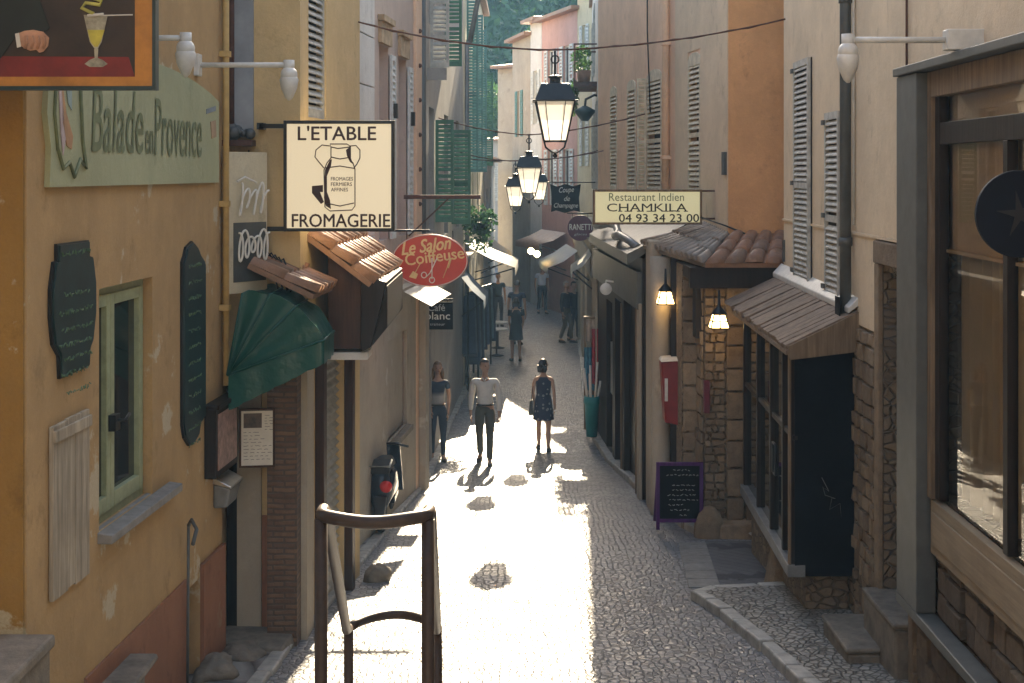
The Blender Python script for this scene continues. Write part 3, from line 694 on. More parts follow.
gl = MB(); gl.poly(fs, pp([(84,15),(108,15),(102,42),(98,49),(95,49),(90,42)]),0.0042,0.006); gl.poly(fs, pp([(94.5,49),(98.5,49),(98,58),(95,58)]),0.0042,0.006); gl.poly(fs, pp([(85,64),(90,60),(95,58),(98,58),(103,60),(108,64),(103,67),(90,67)]),0.0055,0.008)
gl.build('painted_glass', simple('pale_glass_paint',(0.36,0.33,0.24),0.5,0,0.5,14,0), ps)
MB().poly(fs, pp([(88,30),(105,30),(101,42),(98,47),(95,47),(91,42)]),0.0062,0.009).build('painted_drink', simple('yellow_drink_paint',(0.5,0.42,0.06),0.5,0,0.3,9,0), ps)
sm = MB(); sm.tube([fs.P(uw(a),zat(b,7.55),0.006) for a,b in ((94,14),(82,8),(86,3),(100,5),(102,1),(90,-3),(86,-8),(98,-14))],0.011,6); sm.build('painted_swirl', simple('swirl_paint',(0.46,0.42,0.10),0.6,0,0.3,9,0), ps)
sp = MB(); sp.tube([fs.P(uw(92),zat(16,7.55),0.008),fs.P(uw(133),zat(15,7.55),0.008)],0.004,5); sp.tube([fs.P(uw(88),zat(16,7.55),0.008),fs.P(uw(104),zat(14.5,7.55),0.008)],0.009,5); sp.build('painted_spoon', M['paper'], ps)
br = MB()
for u in (0.25,0.95): br.tube([fs.P(u,1.0,-0.05),(fs.P(u,1.0).x,8.16,1.0)],0.02)
br.build('bracket', M['rust'], ps)

# spot lamps on arms that light the signs
def spot_lamp(x0,x1,y,z,label,flip=1,box=False):
    t = thing('sign_lamp', label, 'lamp', (x0,y,z), group='lamps on white arms above the signs')
    mb = MB(); mb.tube([(x0,y,z),(x1,y,z)],0.022,10); mb.build('arm', M['lampwhite'], t)
    mb = MB(); mb.tube([(x1,y,z+0.04),(x1,y,z-0.06)],0.045,12); mb.ball((x1,y,z-0.08),(0.07,0.075,0.07),14,9)
    mb.lathe((x1,y,z),[(0.055,-0.07),(0.078,-0.12),(0.066,-0.19),(0.03,-0.27),(0.008,-0.29)],14); mb.build('head', M['lampwhite'], t)
    mb = MB(); s = 1 if x1 > x0 else -1
    if box: mb.box(min(x0,x0-s*0.27),max(x0,x0-s*0.27),y-0.06,y+0.06,z-0.07,z+0.07); mb.box(x0-s*0.30-0.04,x0-s*0.30+0.04,y-0.02,y+0.02,z-0.2,z+0.12)
    else: mb.box(x0-0.03,x0+0.03,y-0.06,y+0.06,z-0.09,z+0.09)
    mb.build('bracket', M['lampwhite'], t, bevel=0.008)
spot_lamp(-2.66,-2.41,10.5,zat(38,10.5),'white lamp on the short arm beside the painted hanging sign')
spot_lamp(-2.57,xat(289,11.6),11.6,zat(65,11.6),'white lamp on the long arm above the neon sign')
spot_lamp(xat(945,9.6),xat(848,9.6),9.6,zat(40,9.6),'white lamp on the arm with a junction box above the right shop front',box=True)

# ------------------------------------------------------------------ LEFT: cheese shop house
ch = thing('yellow_house', 'yellow house with brick pier, roller shutter and tiled canopies', 'house', (-2.0,13.0,gz(13)))
foot = [(-9,12.95),(-1.93,12.95),(-1.93,13.4),(-1.67,15.6),(-9,15.6)]
f2c = F(foot[0],foot[1]); f2 = F(foot[2],foot[3])
dz = f2c.hu(224)
WS = (f2.hu(308.5), f2.hu(326), f2.hz(316,118), 3.2, 0.12)
RS = (f2.hu(318), f2.hu(344), -4.45, f2.hz(322,352), 0.12)
walls('wall', M['yellow'], ch, foot, -5.0, 4.6, {0:[(f2c.hu(221),f2c.hu(238),-4.3,-1.7,0.3)], 2:[WS,RS]})
roof(ch, foot, 4.6)
MB().fbox(f2c, f2c.hu(221)+0.01, f2c.hu(238)-0.01,-4.3,-1.72,-0.28,-0.2).build('door', M['darkwood'], ch)
MB().fbox(f2c, f2c.hu(238), f2c.hu(262),-4.35,-1.75,0.002,0.05).build('stone_jamb', M['greybeige'], ch)
MB().fbox(f2c, f2c.hu(262)+0.004, f2c.hu(270),-4.35,zat(515,12.95),0.002,0.03).build('orange_dado', M['terra'], ch)
mb = MB(); x0,x1 = xat(270.5,12.9), -1.925
mb.box(x0,x1,12.72,13.38,-4.5,-1.7); mb.build('brick_pier', M['brick'], ch)
mb = MB(); mb.box(x1+0.002,x1+0.06,12.95,13.385,-4.5,-1.68); mb.build('pier_render', M['greybeige'], ch)
zb,zt = RS[2],RS[3]; mb = MB(); n = 30      # corrugated roller shutter
vs = []
for i in range(n*4+1):
    z = zb+(zt-zb)*i/(n*4); d = -0.07+0.022*math.sin(2*PI*i/4*1.0); vs += [f2.P(RS[0]+0.005,z,d), f2.P(RS[1]-0.005,z,d)]
mb.add(vs,[(2*i,2*i+1,2*i+3,2*i+2) for i in range(n*4)],True); mb.build('roller_shutter', M['greyshutter'], ch, fix=False)
mb = MB(); mb.fbox(f2,RS[0]-0.12,RS[0]-0.002,-4.5,zt+0.02,0.001,0.09); mb.fbox(f2,RS[1]+0.002,RS[1]+0.13,-4.5,zt+0.02,0.001,0.09); mb.fbox(f2,RS[0]-0.12,RS[1]+0.13,zt+0.021,zt+0.12,0.001,0.10); mb.build('shutter_frame', M['brownwood'], ch, bevel=0.006)
shutter(f2, WS[0],WS[1],WS[2],WS[3]-0.02,-0.05, M['greyshutter'], ch, pitch=0.07, mid=False)
MB().fbox(f2,WS[0],WS[1],WS[2],WS[3],-0.115,-0.10).build('pane', M['gap'], ch)  # not glass: dark sheet painting the shade between the slats
mb = MB(); mb.fbox(f2c,f2c.hu(226),f2c.hu(254),zat(136,12.9),3.0,0.002,0.05); mb.build('wall_panel', simple('blue_grey_panel',(0.30,0.32,0.34),0.7,0,0.25,2,0.1), ch)
mb = MB(); mb.fbox(f2c,f2c.hu(226),f2c.hu(256),zat(146,12.8),zat(140,12.8),0.002,0.22); mb.tube([f2c.P(f2c.hu(233),2.6,0.09),f2c.P(f2c.hu(233),zat(140,12.8),0.09)],0.03); mb.build('rusty_shelf', M['rust'], ch)
mb = MB()
for i in range(7): mb.ball(f2c.P(f2c.hu(232+i*3.4),zat(134,12.8)+R.uniform(-0.02,0.05),0.1+R.uniform(-.05,.05)),R.uniform(0.03,0.07),8,6)
mb.build('shelf_clutter', M['greymetal'], ch)
for (a,b,c,d,e,g,m,nm) in ((xat(372,13.4),13.4,15.6,zat(283,13.4),-1.93,zat(234,13.4),'tile','tiled_canopy'),(xat(318,12.7),12.45,13.36,zat(293,12.6),-2.30,zat(262,12.6),'tile','tiled_canopy')):
    tile_roof((a,b,d),(a+0.06,c,d),(e,b,g),(e+0.1,c,g),ch,nm,m,w=0.2 if c > 14 else 0.15,thick=0.05,amp=0.5,rl=0.24)
mb = MB()                                      # timber box under the upper canopy
xa,xb,xc = xat(328,13.46),xat(361,13.46),xat(387,13.46); zt,zb = -1.04,zat(349,13.46)
mb.hexa([(xa,13.46,zb),(xb,13.46,zb),(xb,15.4,zb),(xa,15.4,zb),(xa,13.46,zt+0.25),(xb,13.46,zt+0.1),(xb,15.4,zt+0.1),(xa,15.4,zt+0.25)])
mb.build('fascia_box', M['brownwood'], ch, bevel=0.01)
mb = MB(); mb.hexa([(xb+0.003,13.42,zb-0.03),(xb+0.1,13.42,zb+0.02),(xb+0.1,15.4,zb+0.02),(xb+0.003,15.4,zb-0.03),(xb+0.003,13.42,zt+0.07),(xc,13.42,zt+0.0),(xc,15.4,zt+0.0),(xb+0.003,15.4,zt+0.07)]); mb.hexa([(xb+0.1,13.5,zb+0.02),(xc,13.5,zb+0.2),(xc,15.4,zb+0.2),(xb+0.1,15.4,zb+0.02),(xb+0.1,13.5,zt-0.01),(xc,13.5,zt-0.04),(xc,15.4,zt-0.04),(xb+0.1,15.4,zt-0.01)]); mb.build('fascia_wing', M['darkwood'], ch, bevel=0.01)
mb = MB(); mb.box(xa-0.02,xb+0.06,13.5,13.9,zb-0.11,zb-0.035); mb.build('pale_ledge', M['white'], ch, bevel=0.01)
mb = MB()
for k in range(5):
    pts = [f2c.P(f2c.hu(250+k*4),zat(150,12.9)-0.05*k,0.06)]
    for i in range(10): pts.append(f2c.P(f2c.hu(255+i*4.4),-0.55-0.05*i+0.12*math.sin(i*1.1+k)-0.03*k,0.10+0.05*math.sin(i+k*2)))
    mb.tube(pts,0.008,5)
mb.build('cable', M['black'], ch)

ns = thing('neon_sign', 'cream wall sign with looping white neon tubes above the green awning', 'sign', (-2.4,12.5,-0.9))
fn = F((xat(229,12.35),12.35),(xat(267,12.7),12.72)); zt,zb = zat(152,12.5),zat(293,12.5)
MB().fbox(fn,0,fn.L,zb,zt,-0.05,0.0).build('back_panel', M['cream'], ns, bevel=0.006)
MB().fbox(fn,0.05,fn.L-0.02,zb+0.1,zb+0.62,0.0005,0.006).build('dark_panel', M['greymetal'], ns)
mb = MB()
def loops(u0,u1,z,h,n,ph):
    pts = []
    for i in range(n*24+1):
        a = i/24*2*PI; k = i/(n*24); pts.append(fn.P(u0+(u1-u0)*k+0.034*math.sin(a+ph), z+h*(0.42+0.16*math.sin(k*9+ph))*math.cos(a), 0.05+0.008*math.sin(a)))
    return pts
mb.tube(loops(0.06,fn.L-0.03,zb+0.42,0.24,5,0.3),0.010,6); mb.tube(loops(0.07,fn.L-0.06,zt-0.42,0.26,4,1.2),0.010,6); mb.tube([fn.P(0.05,zt-0.26,0.05),fn.P(0.14,zt-0.22,0.05),fn.P(0.28,zt-0.27,0.05)],0.010,6)
mb.build('neon_tube', M['inkwhite'], ns)

aw = thing('green_awning', 'dark green fabric cradle awning over the doorway by the brick pier', 'awning', (-2.4,12.5,-2.0))
piv = (xat(229,12.3), zat(374,12.3))
ribs = [(xat(244,12.3),zat(293,12.3)),(xat(271,12.3),zat(294,12.3)),(xat(297,12.3),zat(306,12.3)),(xat(325,12.3),zat(339,12.3))]
y0,y1 = 12.22,12.93
mb = MB(); N = 10
def rib_pt(k, i):                                # along the curved crest between ribs, with sagging pleats
    a = ribs[k]; b = ribs[k+1]; t = i/N; x = a[0]+(b[0]-a[0])*t; z = a[1]+(b[1]-a[1])*t
    sag = -0.03*math.sin(PI*t); d = Vector((x-piv[0],z-piv[1])); l = d.length; return piv[0]+d.x*(l-sag)/l, piv[1]+d.y*(l-sag)/l
crest = [rib_pt(k,i) for k in range(3) for i in range(N)] + [ribs[3]]
ny = 8; grid = []
for (x,z) in crest:
    row = []
    for j in range(ny+1):
        t = j/ny; row.append((x,y0+(y1-y0)*t,z-0.03*math.sin(PI*t)+0.012*math.sin(t*23+x*30)))
    grid.append(row)
vs = [p for r in grid for p in r]; m = ny+1
mb.add(vs,[(i*m+j,(i+1)*m+j,(i+1)*m+j+1,i*m+j+1) for i in range(len(grid)-1) for j in range(ny)],True)
side = [(x,y0,grid[i][0][2]) for i,(x,z) in enumerate(crest)]
pv = (piv[0],y0+0.02,piv[1]); rings = 5; vs = []
for s_ in range(rings+1):
    for i,p in enumerate(side):
        t = s_/rings; wv = 0.012*math.sin(PI*t)*math.sin(i*0.63); vs.append((pv[0]+(p[0]-pv[0])*t, y0+0.015+wv-0.015*t, pv[2]+(p[2]-pv[2])*t))
m = len(side); mb.add(vs,[(s_*m+i,s_*m+i+1,(s_+1)*m+i+1,(s_+1)*m+i) for s_ in range(rings) for i in range(m-1)],True)
mb.build('canopy', M['awning'], aw, fix=False)
mb = MB(); nb = 24; vs = []
e0 = Vector((piv[0]+0.01,y0,piv[1]+0.0)); e1 = Vector((ribs[3][0],y0,ribs[3][1])); e2 = Vector((ribs[3][0],y1,ribs[3][1]))
path = [e0.lerp(e1,i/nb) for i in range(nb+1)] + [e1.lerp(e2,i/10) for i in range(1,11)]
for i,p in enumerate(path):
    k = min(1,i/nb); drop = 0.30*(1-k*0.35)+0.008*abs(math.sin(i*PI/4)) if i <= nb else 0.20+0.02*abs(math.sin(i*PI/4))
    vs += [p, p+Vector((0.006*math.sin(i*0.9),-0.008+0.006*math.cos(i*0.7),-drop))]
mb.add(vs,[(2*i,2*i+1,2*i+3,2*i+2) for i in range(len(path)-1)],True); mb.build('valance', M['awning'], aw, fix=False)
mb = MB()
for r in ribs: mb.tube([(piv[0],y0-0.004,piv[1]),(r[0],y0-0.004,r[1]),(r[0],y1,r[1])],0.011,6)
mb.build('rib', M['awning'], aw)

nt_ = thing('menu_notice', 'pale printed menu notice with a dark photo hung beside the brick pier', 'notice', (-2.3,12.6,-2.6))
fo = F((xat(239,12.62),12.62),(xat(275,12.66),12.66)); zt,zb = zat(409,12.62),zat(468,12.62)
MB().fbox(fo,0,fo.L,zb,zt,-0.03,0.0).build('board', M['brownwood'], nt_, bevel=0.004)
MB().fbox(fo,0.02,fo.L-0.02,zb+0.02,zt-0.02,0.0005,0.004).build('paper', M['paper'], nt_)
MB().fbox(fo,0.04,0.2,zt-0.17,zt-0.04,0.0045,0.006).build('photo', simple('dark_print',(0.06,0.04,0.03),0.5,0,0.8,20,0), nt_)
ls = []; rr = random.Random(3)
for i in range(9): ls += scribble(0.04,0.19 if i < 4 else 0.27,zt-0.21-i*0.03,0.006,rr)
for i in range(6): ls += scribble(0.225,0.285,zt-0.06-i*0.025,0.006,rr)
strokes(fo, ls, 0.005,0.0022,M['greymetal'],nt_,'print')

# shop sign with a milk churn, its panel given a glow for sun from behind
es = thing('shop_sign', 'square cream shop sign with a milk churn reading L\'Etable Fromagerie', 'sign', (-1.6,12.8,-0.55))
fe = F((xat(283.5,12.8),12.8),(xat(394.5,12.8),12.8)); zb,zt = zat(231.5,12.8),zat(120.5,12.8); Lw = fe.L; Hh = zt-zb
mb = MB(); t_ = 0.03
mb.fbox(fe,0,t_,zb,zt,-0.1,0.01); mb.fbox(fe,Lw-t_,Lw,zb,zt,-0.1,0.01); mb.fbox(fe,t_,Lw-t_,zb,zb+t_,-0.1,0.01); mb.fbox(fe,t_,Lw-t_,zt-t_,zt,-0.1,0.01); mb.build('frame', M['black'], es, bevel=0.004)
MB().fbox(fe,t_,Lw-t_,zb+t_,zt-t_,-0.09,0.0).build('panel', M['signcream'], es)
q = lambda x,y: ((x-283.5)*Lw/111.0, zt-(y-120.5)*Hh/111.0)
def etxt(s,x0,x1,y0,y1,b=0.03,m='ink'):
    a = q(x0,y1); c = q(x1,y0); text(s,fe,a[0],c[0],a[1],c[1],0.003,M[m],es,bold=b)
etxt("L'ETABLE",298,376,126,140,0.045); etxt('FROMAGERIE',292,390,214,227,0.045)
for i,s in enumerate(('FROMAGES','FERMIERS','AFFINES')): etxt(s,331,(353,352,348)[i],177+i*5.4,180.6+i*5.4,0.03)
def ln(pts,r=0.006): return [fe.P(*q(*p),0.004) for p in pts]
mb = MB(); lines = [[(324,170),(327,163),(331,158),(331,147),(330,144),(347,144),(350,146),(349,158),(353,163),(355,169),(355,206),(352,210),(330,211),(325,207),(324,170)],
 [(331,147),(338,148.5),(350,147)],[(331,157),(340,159),(349,157.5)],[(325,168),(340,166),(355,168.5)],[(330,146),(322,145),(316,150),(315,157),(319,162),(324,168)],[(350,146),(356,145.5),(360,150),(360,158),(357,164),(354,168)],[(326,203),(340,206),(354,203)]]
for l in lines: mb.tube(ln(l),0.005,5)
mb.build('churn_drawing', M['ink'], es)
def blot(l): return [q(*p) for p in l]
mb = MB()
for l in ([(325,170),(330,160),(332,159),(331,166),(327,176),(327,192),(330,200),(331,209),(326,206),(324,198)],[(312,186),(323,185),(323,192),(320,192),(324,202),(321,204),(316,198),(312,193)],[(346,150),(351,146),(351,158),(353,164),(350,162),(347,156)]): mb.poly(fe, blot(l),0.0005,0.004)
mb.build('churn_shade', M['ink'], es)
mb = MB()
for z in (zat(126,12.8),zat(229,12.8)): mb.box(-2.28,fe.p0.x,12.81,12.85,z-0.02,z+0.02); mb.box(-2.30,-2.24,12.81,12.95,z-0.03,z+0.03)
mb.build('bracket', M['black'], es)

# ------------------------------------------------------------------ LEFT: pinkish house and further houses
ph = thing('pinkish_house', 'pinkish plastered house with pale pilasters and narrow windows behind the oval salon sign', 'house', (-1.5,18,gz(18)))
foot = [(-1.98,15.602),(-1.42,21.7),(-9,21.7),(-9,15.602)]; f3 = F(foot[0],foot[1])
holes = []
for a,b,yt in ((379,388,45),(398.5,406,58)): holes.append((f3.hu(a),f3.hu(b),-0.9,f3.hz((a+b)/2,yt),0.2))
GW = (f3.hu(385),f3.hu(404),-3.6,f3.hz(395,335),0.25)
walls('wall', M['pinkbeige'], ph, foot, -5.2, 5.2, {0:holes+[GW]})
roof(ph, foot, 5.2)
for h in holes:
    simple_window(f3,*h[:4],0.2,ph)
    mb = MB(); mb.fbox(f3,h[0]-0.07,h[1]+0.07,h[3]+0.005,h[3]+0.28,0.002,0.05); mb.fbox(f3,h[0]-0.1,h[1]+0.1,h[3]+0.285,h[3]+0.36,0.002,0.09); mb.build('window_lintel', simple('tan_lintel',(0.42,0.30,0.18),0.8,0,0.3,8,0.2), ph)
    shutter(f3,h[1]+0.01,h[1]+0.34,h[2],h[3]-0.1,0.02,M['whiteshutter'],ph)
    mb = MB(); mb.fbox(f3,h[1]+0.1,h[1]+0.16,h[3]-0.95,h[3]-0.75,0.056,0.11); mb.build('shutter_catch', M['black'], ph)
mb = MB(); z = -1.4
while z < 5: mb.fbox(f3,0.03,f3.hu(370),z,z+0.60,0.002,0.06); z += 0.615
mb.build('pilaster', M['white'], ph, bevel=0.008)
mb = MB(); mb.fbox(f3,f3.L-0.55,f3.L-0.02,-5.1,5.1,0.002,0.05); mb.build('end_pilaster', M['rosy'], ph)
mb = MB()
for i in range(12): mb.ball(f3.P(f3.L-0.3,-1.0+i*0.52,0.06),0.035,8,6)
mb.build('tie_bolt', M['rust'], ph)
mb = MB(); mb.fbox(f3,0.0,f3.L,-5.1,-1.75,0.003,0.04) if False else None
g = MB(); facade(g, F(f3.P(0,0,0.04).to_2d(), f3.P(f3.L,0,0.04).to_2d()), -5.1,-1.72,[GW[:4]+(0.06,)]); g.fbox(f3,0,f3.L,-1.72,-1.6,0.002,0.14); g.build('ground_floor_render', M['greybeige'], ph)
simple_window(f3,*GW[:4],0.25,ph,'fadedwood')
mb = MB(); mb.fbox(f3,GW[0]-0.06,GW[1]+0.06,GW[2]-0.09,GW[2]-0.01,0.04,0.13); mb.build('window_ledge', M['stonegrey'], ph, bevel=0.01)
mb = MB(); mb.fbox(f3,f3.L-0.35,f3.L+0.0,-5.1,-1.9,0.052,0.16); mb.build('corner_pillar', M['greybeige'], ph, bevel=0.015)
mb = MB(); mb.tube([(-1.37,21.75,5.2),(-1.37,21.75,-4.8)],0.06,10); mb.build('downpipe', M['greymetal'], ph)
mb = MB(); a = f3.P(f3.L-2.2,-1.62,0.1); b = f3.P(f3.L-0.2,-1.62,0.1); mb.add([a,b,b+Vector((0.42,0,-0.22)),a+Vector((0.42,0,-0.22))],[(0,1,2,3)]); mb.build('small_awning', M['whitecloth'], ph, fix=False)

def side_house(name,label,foot,mat,ztop,shutters,fi=0,z0=-5.2,extra=()):
    t = thing(name,label,'house',(foot[0][0],foot[0][1],-4.97)); f = F(foot[fi],foot[(fi+1)%len(foot)])
    holes = [(a,b,c,d,0.2) for a,b,c,d in shutters]+list(extra)
    walls('wall',M[mat],t,foot,z0,ztop,{fi:holes}); roof(t,foot,ztop)
    for h in holes[:len(shutters)]: simple_window(f,*h[:4],0.2,t)
    return t,f
gh,f4 = side_house('grey_house','narrow grey house with open green louvred shutters past the grey downpipe',[(-1.46,21.9),(-1.12,32.5),(-9,32.5),(-9,21.9)],'greywall',5.6,[(2.0,3.0,-1.2,1.1),(5.2,6.2,-1.2,1.1),(8.4,9.4,-1.2,1.1),(2.0,3.0,2.5,4.6),(5.2,6.2,2.5,4.6)],extra=[(1.0,2.3,-5.0,-2.5,0.15)])
MB().fbox(f4,1.02,2.28,-5.0,-2.52,-0.14,-0.08).build('door', M['reddoor'], gh)
def open_shutter(f,u,d0,d1,z0,z1,mat,parent):   # a leaf standing out from the wall at a right angle
    a = f.P(u,0,d0); b = f.P(u,0,d1); shutter(F(a.to_2d(),b.to_2d()),0,d1-d0,z0,z1,-0.02,mat,parent,pitch=0.075)
def leafpair(f,u,dx,z0,z1,mat,parent): open_shutter(f,u,0.02,dx,z0,z1,mat,parent)
open_shutter(f4,3.05,0.02,0.34,zat(222,25),zat(120,25),M['greenshutter'],gh)
open_shutter(f4,6.3,0.06,0.44,zat(224,28.2),zat(130,28.2),M['greenshutter'],gh)
open_shutter(f4,2.0,0.02,0.34,zat(68,24),2.9,M['greyshutter'],gh)
open_shutter(f4,5.2,0.02,0.34,zat(66,27),3.6,M['greenshutter'],gh)
mb = MB(); mb.box(-1.5,-1.08,23.55,23.62,zat(80,23.6),zat(68,23.6)); mb.build('cornice', M['greywall'], gh)
mb = MB(); mb.fbox(f4,0.6,9.8,-1.9,-1.78,0.002,0.3); mb.build('shop_cornice', M['greywall'], gh)
crm,f5 = side_house('cream_house','cream house with tall blue green shutters behind the wires',[(-1.12,32.6),(-0.98,49),(-9,49),(-9,32.6)],'cream',5.4,[(1.5,2.6,-1.0,3.2),(5.5,6.6,-1.0,3.2),(9.5,10.6,-1.0,3.2)])
for u in (1.45,5.45,9.45):
    open_shutter(f5,u,0.02,0.3,0.0,4.2,simple('blue_green_shutter_paint',(0.10,0.24,0.22),0.6,0,0.2,6,0.1) if u < 2 else bpy.data.materials['blue_green_shutter_paint'],crm)
open_shutter(f5,13.2,0.02,0.4,0.2,3.2,M['greenshutter'],crm)
mb = MB(); mb.tube([(-0.98,33,3.0),(-0.75,33,4.2),(-0.6,33,4.5),(-0.6,33,5.5)],0.06); mb.tube([(-1.04,32.9,-4.9),(-1.04,32.9,3.0),(-0.98,33,3.0)],0.05); mb.build('downpipe', M['zinc'], crm)
gn,f6 = side_house('green_house','hazy green grey house at the far left of the street',[(-0.96,49.2),(-0.75,61),(-12,61),(-12,49.2)],'greywall',0.4,[(2,3,-2.4,-0.6),(6,7,-2.4,-0.6)])

# ------------------------------------------------------------------ RIGHT: orange corner house
orh = thing('orange_house', 'tall orange corner house with cream louvred shutters behind the restaurant sign', 'house', (2.89,19,gz(19)))
foot = [(1.75,28.9),(2.89,19.0),(10,19.0),(10,28.9)]; f7 = F(foot[0],foot[1])
sh = []
for a,b,yt in ((688.5,701,60),(647,662,76),(627.5,636,86),(610.5,617,92)):
    zt = f7.hz((a+b)/2,yt); sh.append((f7.hu(a),f7.hu(b),max(-0.35,zt-2.2),zt,0.15))
walls('wall', M['rosy'], orh, foot, -5.2, 6.6, {0:sh})
MB().fbox(F(foot[1],foot[2]),0.0,7,-1.2,6.55,0.002,0.012).build('gable_render', M['orange'], orh)
ub_ = f7.hu(676); fb7 = F(f7.P(ub_,0,0.012).to_2d(),f7.P(f7.L,0,0.012).to_2d()); mb = MB(); facade(mb,fb7,-1.5,6.5,[(sh[0][0]-ub_,sh[0][1]-ub_,sh[0][2],sh[0][3]+0.1,0.02)] if False else [])
mb = MB(); s0 = sh[0]
for a_,b_,c_,d_ in ((ub_,s0[0]-0.001,-1.5,6.5),(s0[1]+0.001,f7.L-0.01,-1.5,6.5),(s0[0],s0[1],-1.5,s0[2]-0.001),(s0[0],s0[1],s0[3]+0.14,6.5)): mb.fbox(f7,a_,b_,c_,d_,0.002,0.012)
mb.build('beige_render', M['beige'], orh)
roof(orh, foot, 6.6, 0.2)
for i,h in enumerate(sh):
    MB().fbox(f7,h[0],h[1],h[2],h[3],-0.14,-0.13).build('pane', M['gap'], orh)  # near black sheet that paints in shade behind the louvres, no glazing
    shutter(f7,h[0]+0.01,h[1]-0.01,h[2],h[3]-0.01,-0.02,M['creamshutter'],orh,pitch=0.075,arch=0.12)
mb = MB(); mb.fbox(f7,sh[1][0]-0.42,sh[1][0]-0.03,sh[1][2],sh[1][3],0.03,0.06) if False else None
open_shutter(f7,sh[1][0]-0.06,0.01,0.16,sh[1][2],sh[1][3],M['creamshutter'],orh)
mb = MB(); mb.tube([f7.P(f7.hu(670),6.5,0.07),f7.P(f7.hu(670),-0.7,0.07)],0.06,10)
for z in (4,2,0.2): mb.fbox(f7,f7.hu(670)-0.08,f7.hu(670)+0.08,z,z+0.06,0,0.14)
mb.build('downpipe', M['rosy'], orh)
mb = MB(); mb.tube([f7.P(f7.hu(649),6.5,0.03),f7.P(f7.hu(649),2.4,0.03),f7.P(f7.hu(652),1.0,0.03)],0.012,5); mb.build('cable', M['black'], orh)
mb = MB(); mb.fbox(f7,f7.L-0.13,f7.L-0.02,zat(175,19.1),zat(152,19.1),0.013,0.06); mb.build('hinge_plate', M['greymetal'], orh)
mb = MB(); mb.tube([(2.9,18.97,zat(236,19)),(4.6,18.97,zat(240,19)),(4.6,18.95,zat(252,19))],0.014,5); mb.tube([(2.6,19.6,-0.62),(2.86,18.96,-0.72),(3.2,18.94,-0.86),(4.2,18.95,-0.9)],0.012,5); mb.build('wall_cable', M['black'], orh)

# ground floor shop with dark shutters
df = thing('dark_shop', 'low shop front with tall dark doors and a grey metal eave behind the teal bin', 'shop front', (1.8,21,gz(21)))
foot = [(1.60,27.2),(1.88,20.5),(3.2,20.5),(2.6,27.2)]; f8 = F(foot[0],foot[1])
def hp(px): return f8.hu(px)
D1 = (hp(606.5),hp(612.5),-5.3,zat(300,25),0.2); D2 = (hp(615),hp(622),-5.3,f8.hz(618,300),0.3); D3 = (hp(624),hp(637),-5.3,f8.hz(630,302),0.3)
walls('wall', M['darkwood'], df, foot, -5.3, -1.25, {0:[D1,D2,D3]})
mb = MB(); mb.fbox(f8,0.02,0.45,-5.3,-1.9,0.003,0.05); mb.fbox(f8,f8.L-0.28,f8.L,-5.3,-1.9,0.003,0.05); mb.build('stone_post', M['greybeige'], df, bevel=0.015)
mb = MB()
for d in (D2,D3): mb.fbox(f8,d[1]+0.01,d[1]+0.06,-5.0,d[3],0.003,0.03)
mb.build('mullion', M['fadedwood'], df)
for d in (D1,D2,D3): MB().fbox(f8,d[0]+0.01,d[1]-0.01,-5.2,d[3]-0.01,-0.16,-0.10).build('door', M['darkwood'], df)
mb = MB(); mb.fbox(f8,D1[0]+0.1,D1[1]-0.1,-3.9,-3.0,-0.095,-0.06); mb.build('steel_door_panel', M['steel'], df)
mb = MB(); mb.fbox(f8,0.1,f8.L-0.05,f8.hz(630,301),f8.hz(630,266),0.003,0.07); mb.build('fascia', M['greymetal'], df)
mb = MB(); mb.hexa([f8.P(0,-1.34,0.12),f8.P(f8.L,-1.34,0.22),f8.P(f8.L,-1.2,0.0),f8.P(0,-1.2,0.0),f8.P(0,-1.18,0.12),f8.P(f8.L,-1.18,0.22),f8.P(f8.L,-0.72,-0.7),f8.P(0,-0.72,-0.7)]); mb.build('metal_eave', M['greymetal'], df)
mb = MB(); pts = [f8.P(0.4+i*0.5,-0.82-0.02*i+0.06*math.sin(i*1.4),0.1-0.1*math.cos(i)) for i in range(13)]; mb.tube(pts,0.06,10); mb.build('flue_pipe', M['zinc'], df)
gb = MB(); u = f8.hu(618); z = f8.hz(618,289); gb.ball(f8.P(u,z,0.2),0.10,14,9); gb.tube([f8.P(u,z+0.12,0.05),f8.P(u,z+0.14,0.2),f8.P(u,z+0.08,0.2)],0.02,6)
tag(gb.build('globe_lamp', M['milk']), 'round white globe lamp on the dark shop fascia', 'lamp')

# restaurant porch
rp = thing('restaurant_porch', 'stone restaurant porch with dark opening and clay tiled roof at the corner', 'porch', (2.4,18,gz(18)))
mb = MB(); mb.box(1.9,2.06,19.55,20.2,-5,-0.95); mb.build('stone_post', M['greybeige'], rp, bevel=0.02)
mb = MB(); mb.lathe((2.03,19.35,-4.6),[(0.15,-0.3),(0.15,0.25),(0.125,0.3),(0.12,2.6),(0.15,2.7),(0.15,3.45)],14); mb.build('column', M['greybeige'], rp)
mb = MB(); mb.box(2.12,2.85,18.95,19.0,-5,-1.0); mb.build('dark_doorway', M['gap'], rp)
fpa = F((2.20,18.3),(2.52,18.3)); fpb = F((2.40,17.85),(3.0,17.85))
mb = MB(); mb.box(2.19,2.40,18.32,19.2,-5,-1.2); mb.box(2.42,3.3,17.9,19.2,-5,-1.2); mb.build('core_wall', M['stone'], rp)
blocks(F((2.19,18.31),(2.41,18.31)),0,0.22,-4.7,-1.25,0.0,0.05,rp,0.26,0.24)
blocks(F((2.41,17.89),(2.68,17.89)),0,0.27,-4.75,-1.25,0.0,0.05,rp,0.11,0.11,jit=0.025)
blocks(F((2.68,17.86),(3.04,17.86)),0,0.36,-4.7,-1.25,0.0,0.07,rp,0.3,0.37)
